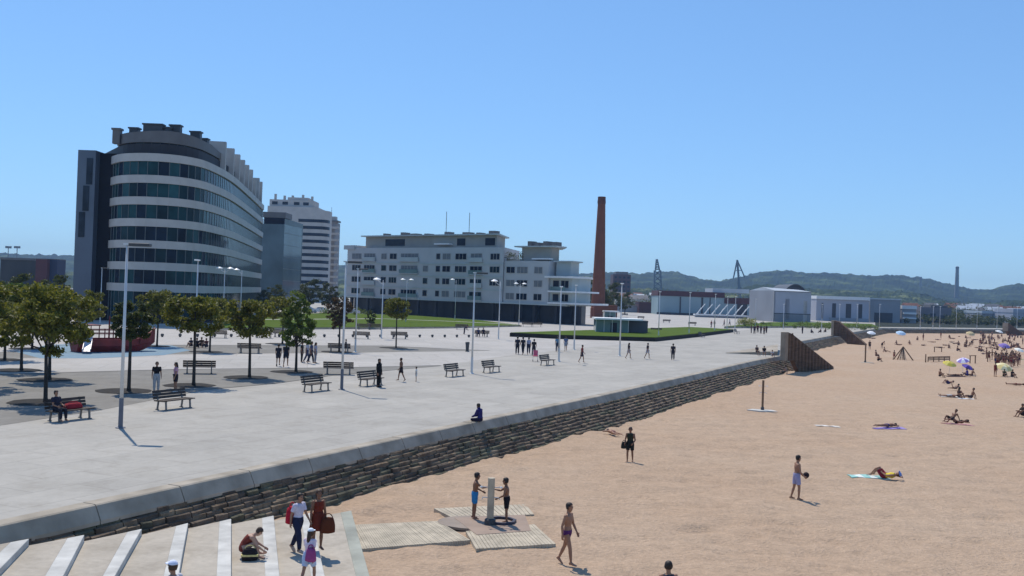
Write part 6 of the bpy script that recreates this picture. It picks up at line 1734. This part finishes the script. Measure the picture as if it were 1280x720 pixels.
def lie(pose, hpx, hpy, fpx, fpy, h, outfit, label, headplus, **kw):
    a, b = S(hpx, hpy), S(fpx, fpy); d = (a - b).xy
    an = math.atan2(d.y, d.x) + (-math.pi / 2 if headplus else math.pi / 2)
    c = a.lerp(b, .52); c.z = max(a.z, b.z, c.z) + .02
    return person(c, h, an, pose, outfit, label, **kw)
lie('liefront', 754, 540.5, 778, 548.5, 1.55, [('briefs', (120, 80, 74))], 'sunbather lying at the foot of the sea wall left of the boy in green', True)
lie('knees', 1126, 601, 1086, 595, 1.62, [('vest', (226, 200, 70)), ('shorts', (126, 34, 44))], 'woman in a yellow top and dark red shorts lying with knees up', False, near=True, female=True, haircol=M_brownhair, cap=(110, 140, 200))
lie('liefront', 1127, 534.5, 1092, 535.5, 1.62, [('briefs', (70, 56, 110))], 'lone dark haired sunbather lying on a violet towel', True, near=True, skin=1)
lie('knees', 1210, 531, 1182, 529, 1.62, [('briefs', (36, 26, 30)), ('bra', (36, 26, 30))], 'front sunbather of the dark haired pair on the pinkish towel, knees raised', False, near=True, skin=1)
lie('side', 1202, 529, 1178, 530, 1.6, [('shorts', (40, 30, 34))], 'rear sunbather of the dark haired pair, propped up', False, skin=1)
lie('lieback', 1202, 497, 1174, 496, 1.65, [('shorts', (190, 186, 180))], 'sunbather lying on the white towel at the left of the middle group', False)
person(S(1198.5, 498), 1.62, D_(-60), 'sitg', [('briefs', (40, 34, 40)), ('bra', (40, 34, 40))], 'dark haired person sitting upright in the centre of the middle group', hair='long', skin=1)
person(S(1214, 499), 1.62, D_(80), 'lean', [('shorts', (52, 40, 44))], 'person leaning back at the right of the middle group', skin=1)
lie('prop', 1205, 487, 1183, 488, 1.62, [('briefs', (70, 60, 50))], 'sunbather propped on the elbows behind the middle group', True, skin=1)
lie('knees', 1199, 480, 1172, 480, 1.65, [('shorts', (64, 58, 110))], 'sunbather with violet shorts lying in front of the yellow parasol', False)
lie('lieback', 1284, 482.5, 1257, 481, 1.7, [('briefs', (110, 44, 38))], 'tanned sunbather lying at the right border below the cream parasol', False, skin=1)
person(S(1279, 521.5), 1.6, D_(100), 'sitg', [('tee', (60, 48, 40)), ('shorts', (50, 42, 44))], 'dark person sitting cut by the right border', skin=1)
person(S(1174.5, 471), 1.6, D_(-80), 'sitg', [('briefs', (50, 40, 34))], 'person sitting alone left of the yellow parasol', skin=1)
lie('lieback', 1202, 470.5, 1187, 470, 1.65, [('briefs', (30, 26, 30))], 'sunbather in the shade on the dark mat under the yellow parasol', False, skin=1)
person(S(1209, 471), 1.6, D_(60), 'sitg', [('tee', (72, 56, 130)), ('shorts', (60, 50, 100))], 'person in violet sitting under the low purple parasol', {} and None or 'short')
person(S(1214.5, 471), 1.6, D_(100), 'lean', [('shorts', (90, 60, 54))], 'person leaning back right of the purple parasol', skin=1)
person(S(1244, 470.5), 1.66, D_(-70), 'stand', [('swimsuit', (122, 52, 46))], 'person in a brownish red swimsuit standing left of the cream parasol', skin=1, female=True)
person(S(1255, 471), 1.55, D_(180), 'sitg', [('tee', (70, 72, 44)), ('shorts', (40, 44, 36))], 'person in olive sitting under the cream parasol', skin=1)
person(S(1265, 472), 1.6, D_(200), 'sitg', [('tee', (36, 30, 34)), ('shorts', (30, 28, 34))], 'person in black sitting at the right of the cream parasol', skin=1)
person(S(1095, 449), 1.66, D_(-80), 'bench', [('shorts', (84, 52, 50))], 'kneeling brown person right of the slim brown shower post', skin=1)
person(S(1097.5, 451), 1.6, D_(-85), 'sitg', [('shorts', (30, 26, 28))], 'dark person sitting low in front of the kneeling brown one', skin=1)
person(S(1087, 437), 1.6, D_(150), 'stand', [('tee', (80, 56, 50)), ('shorts', (44, 36, 42))], 'person standing right behind the slim brown shower post', skin=1)
person(S(1102.5, 435), 1.6, D_(-70), 'bend', [('shorts', (60, 36, 36))], 'bending person beyond the kneeling brown one', skin=1)
person(S(1106.5, 440), 1.6, D_(-100), 'lean', [('shorts', (96, 52, 46))], 'person leaning back on the sand right of the bending one', skin=1)
person(S(1117.5, 449), 1.3, D_(-60), 'carry', [('shorts', (130, 60, 52))], 'child at the left leg of the climbing frame', child=True, skin=1)
person(S(980, 467), 1.6, D_(60), 'lean', [('shorts', (70, 66, 62))], 'person reclining at the foot of the sea wall under the nearest groyne', skin=2)

# --- carried and dropped things
def bag(name, loc, size, rz, colr, label, cat, colr2=None):
    r = empty(name, loc, label, cat)
    w, d, h = size; rot = Matrix.Rotation(rz, 3, 'Z')
    bm = bmesh.new(); bmesh.ops.create_cube(bm, size=1)
    bmesh.ops.subdivide_edges(bm, edges=bm.edges[:], cuts=3, use_grid_fill=True)
    for v in bm.verts:
        n_ = v.co.normalized() * .62; q = v.co.lerp(n_, .45); q.x *= w * (1 - .25 * (q.z + .5)); q.y *= d * (1 - .3 * (q.z + .5)); q.z = (q.z + .5) * h
        v.co = rot @ q
    me = bpy.data.meshes.new('bag_body'); bm.to_mesh(me); bm.free(); me.materials.append(cloth(*colr))
    me.polygons.foreach_set('use_smooth', [True] * len(me.polygons))
    o = bpy.data.objects.new('bag_body', me); col.objects.link(o); o.parent = r
    s = MB(); pts = [rot @ Vector((w * .3 * math.cos(t), 0, h * (.92 + .35 * math.sin(t)))) for t in [i * math.pi / 8 for i in range(9)]]
    s.tube(pts, .014, 6); s.build('handle', cloth(*(colr2 or colr)), r, local=True)
    if colr2:
        b = MB(); b.box((0, 0, h * .45), (w * 1.02, d * 1.02, h * .16), rz); b.build('stripe', cloth(*colr2), r, local=True)
    return r
g = ST(371, 692); bag('backpack', g + V(-.20, .13, .78), (.34, .22, .46), D_(-120), (176, 28, 48), 'red backpack on the back of the youth on the steps', 'backpack')
g = ST(396, 687); bag('shoulder_bag', g + V(.30, -.12, .50), (.42, .22, .42), D_(20), (92, 46, 26), 'big brown bag at the side of the woman in the rust dress', 'bag')
g = ST(385, 734); bag('small_backpack', g + V(.07, -.16, .66), (.26, .16, .32), D_(-20), (150, 70, 120), 'small mauve backpack on the girl in the white cap', 'backpack')
bag('beach_bag', ST(312, 700) + V(0, 0, 0), (.42, .24, .30), .2, (40, 34, 36), 'dark bag with a pale yellow stripe beside the hunched person on the step', 'bag', (214, 196, 130))
g = P(87, 525); q = Vector((math.cos(SEA), math.sin(SEA), 0))
bd = bag('red_bundle', g + q * .15 + V(.0, .0, .48), (.9, .34, .24), SEA, (150, 40, 48), 'red bundle lying in the middle of the left front bench', 'bundle')
person(P(87, 525) - q * .72 + V(.05, -.05, .012), 1.6, SEA + 0.0 + math.pi, 'bench', [('tee', (40, 40, 56)), ('trousers', (34, 34, 44))], 'person in dark clothes sitting at the left end of the bench with the red bundle')
bl = S(1005, 600); c = S(995, 623) + V(.38, .05, .94)
mb = MB(); mb.lathe([(.002, -.12), (.06, -.104), (.104, -.06), (.12, 0), (.104, .06), (.06, .104), (.002, .12)], tuple(c), 16)
mb.build('ball', cloth(48, 36, 40), None, smooth=True, label='dark ball held by the man in pale violet shorts', cat='ball')
c = S(787, 578) + V(-.28, -.05, .62); bag('dark_bag', c, (.30, .18, .30), 0.2, (38, 40, 34), 'dark bag hanging from the hand of the boy in the green vest', 'bag')
# pushchair
g = P(669, 452); pc = empty('pushchair', g, 'small pink pushchair in front of the row of four people', 'pushchair')
mb = MB(); mb.box((g.x, g.y, PROM + .52), (.40, .5, .08)); mb.box((g.x + .02, g.y + .26, PROM + .78), (.40, .08, .5), rx=-.3); mb.build('seat', cloth(205, 100, 120), pc)
mb = MB()
for s in (-1, 1):
    mb.tube([(g.x + s * .22, g.y - .35, PROM + .1), (g.x + s * .22, g.y + .45, PROM + 1.02)], .015, 6); mb.tube([(g.x + s * .22, g.y + .35, PROM + .1), (g.x + s * .22, g.y - .12, PROM + .6)], .015, 6)
mb.build('frame', M_pole, pc)
for x in (-.22, .22):
    for y in (-.35, .35):
        mb = MB(); mb.tube([(g.x + x - .02, g.y + y, PROM + .1), (g.x + x + .02, g.y + y, PROM + .1)], .1, 12); mb.build('wheel', M_lamp, pc)

# --- the far crowd: a few figures, copied
protos = {}
spec = {'stand': ('stand', [('briefs', (60, 40, 60))], 1, 'short'), 'stand2': ('hips', [('shorts', (52, 60, 96))], 0, 'short'), 'woman': ('stand', [('briefs', (120, 40, 50)), ('bra', (120, 40, 50))], 1, 'long'),
        'arms': ('armsup', [('shorts', (110, 50, 44))], 1, 'short'), 'sit': ('sitg', [('shorts', (44, 40, 56))], 1, 'short'), 'sit2': ('lean', [('briefs', (60, 36, 40))], 1, 'long'),
        'lie': ('lieback', [('shorts', (70, 60, 80))], 1, 'short'), 'lief': ('liefront', [('briefs', (50, 40, 60))], 1, 'short'), 'walkb': ('walk', [('shorts', (80, 44, 44))], 1, 'short'), 'bendb': ('bend', [('shorts', (60, 50, 50))], 1, 'short')}
for k, (pose, of, sk, hr) in spec.items():
    protos[k] = person(V(0, 0, 0), 1.68, 0, pose, of, 'tiny bather', skin=sk, hair=hr)
flush_people()
used = set()
def crowd(kind, px, py, label, group, rz=None):
    o = protos[kind]; l = S(px, py); rz = rnd.uniform(0, 6.28) if rz is None else rz
    if kind in used: return copy_tree(o, None, l, rz, label, group, rnd.uniform(.92, 1.06))
    used.add(kind); return place(o, l, rz, label, group)
gA = ('tiny bather in the dense crowd of players behind the cream parasol', 'crowd of players behind the cream parasol')
for i in range(24):
    crowd(rnd.choice(('stand', 'stand2', 'woman', 'arms', 'walkb', 'stand', 'bendb')), rnd.uniform(1244, 1270), rnd.uniform(451, 459.5), *gA)
for px, py in ((1236, 452), (1240, 450), (1233, 448), (1274, 456), (1272, 458)): crowd(rnd.choice(('stand', 'woman', 'arms', 'bendb')), px, py, *gA)
gB = ('tiny bather standing far out near the farthest small groyne', 'farthest standing bathers')
for px, py in ((1176, 422.5), (1154, 425.5), (1228, 424), (1231, 426), (1229, 428), (1226, 420), (1237, 434), (1252, 423), (1262, 424), (1240, 421), (1208, 434)): crowd(rnd.choice(('stand', 'stand2', 'woman', 'walkb')), px, py, *gB)
gC = ('tiny bather sitting or lying far out on the sand beyond the rail fence', 'farthest resting bathers')
for px, py in ((1087, 423), (1091, 423.5), (1121, 431.5), (1124, 431.5), (1137, 431), (1147, 425.5), (1154, 432), (1165, 428), (1188, 424), (1191, 423.5), (1199, 421), (1206, 434), (1211, 433.5), (1215, 431), (1226, 434), (1232, 430), (1236, 427), (1243, 429), (1250, 431), (1256, 427), (1262, 430), (1268, 426), (1272, 430), (1276, 423), (1247, 438), (1229, 443), (1172, 425), (1182, 432), (1219, 425), (1264, 436), (1277, 436), (1207, 423), (1243, 436)):
    crowd(rnd.choice(('sit', 'sit2', 'lie', 'lief', 'sit', 'lie')), px, py, *gC)
for i in range(34):
    px = 1165 + 112 * rnd.random() ** .7; crowd(rnd.choice(('sit', 'sit2', 'lie', 'lief', 'sit', 'lie')), px, rnd.uniform(420.5, 441), *gC)
for i in range(14): crowd(rnd.choice(('stand', 'stand2', 'woman', 'walkb', 'bendb')), rnd.uniform(1195, 1279), rnd.uniform(419.5, 433), 'tiny bather standing on the farthest sand among the resting bathers', 'far standing bathers')
gD = ('tiny bather in a swimsuit lying on the sand right of the middle groyne', 'bathers right of the middle groyne')
for px, py in ((1012, 437), (1018, 435), (1025, 433.5), (1008, 440)): crowd(rnd.choice(('sit', 'lie')), px, py, 'tiny bather resting under the wall between the nearest and the middle groyne', 'bathers between the groynes')

# ================================================================== HAZE
hz = MB(); hz.box((0, 1480, 54), (6000, 3300, 112.0))
M_h = bpy.data.materials.new('haze'); M_h.use_nodes = True
n = M_h.node_tree; n.nodes.clear()
ou = n.nodes.new('ShaderNodeOutputMaterial'); pv = n.nodes.new('ShaderNodeVolumePrincipled')
pv.inputs['Color'].default_value = (0.42, 0.64, 1.0, 1); pv.inputs['Density'].default_value = 0.00018; pv.inputs['Anisotropy'].default_value = 0.0
n.links.new(pv.outputs[0], ou.inputs['Volume'])
hzo = hz.build('haze', M_h, kind='stuff')
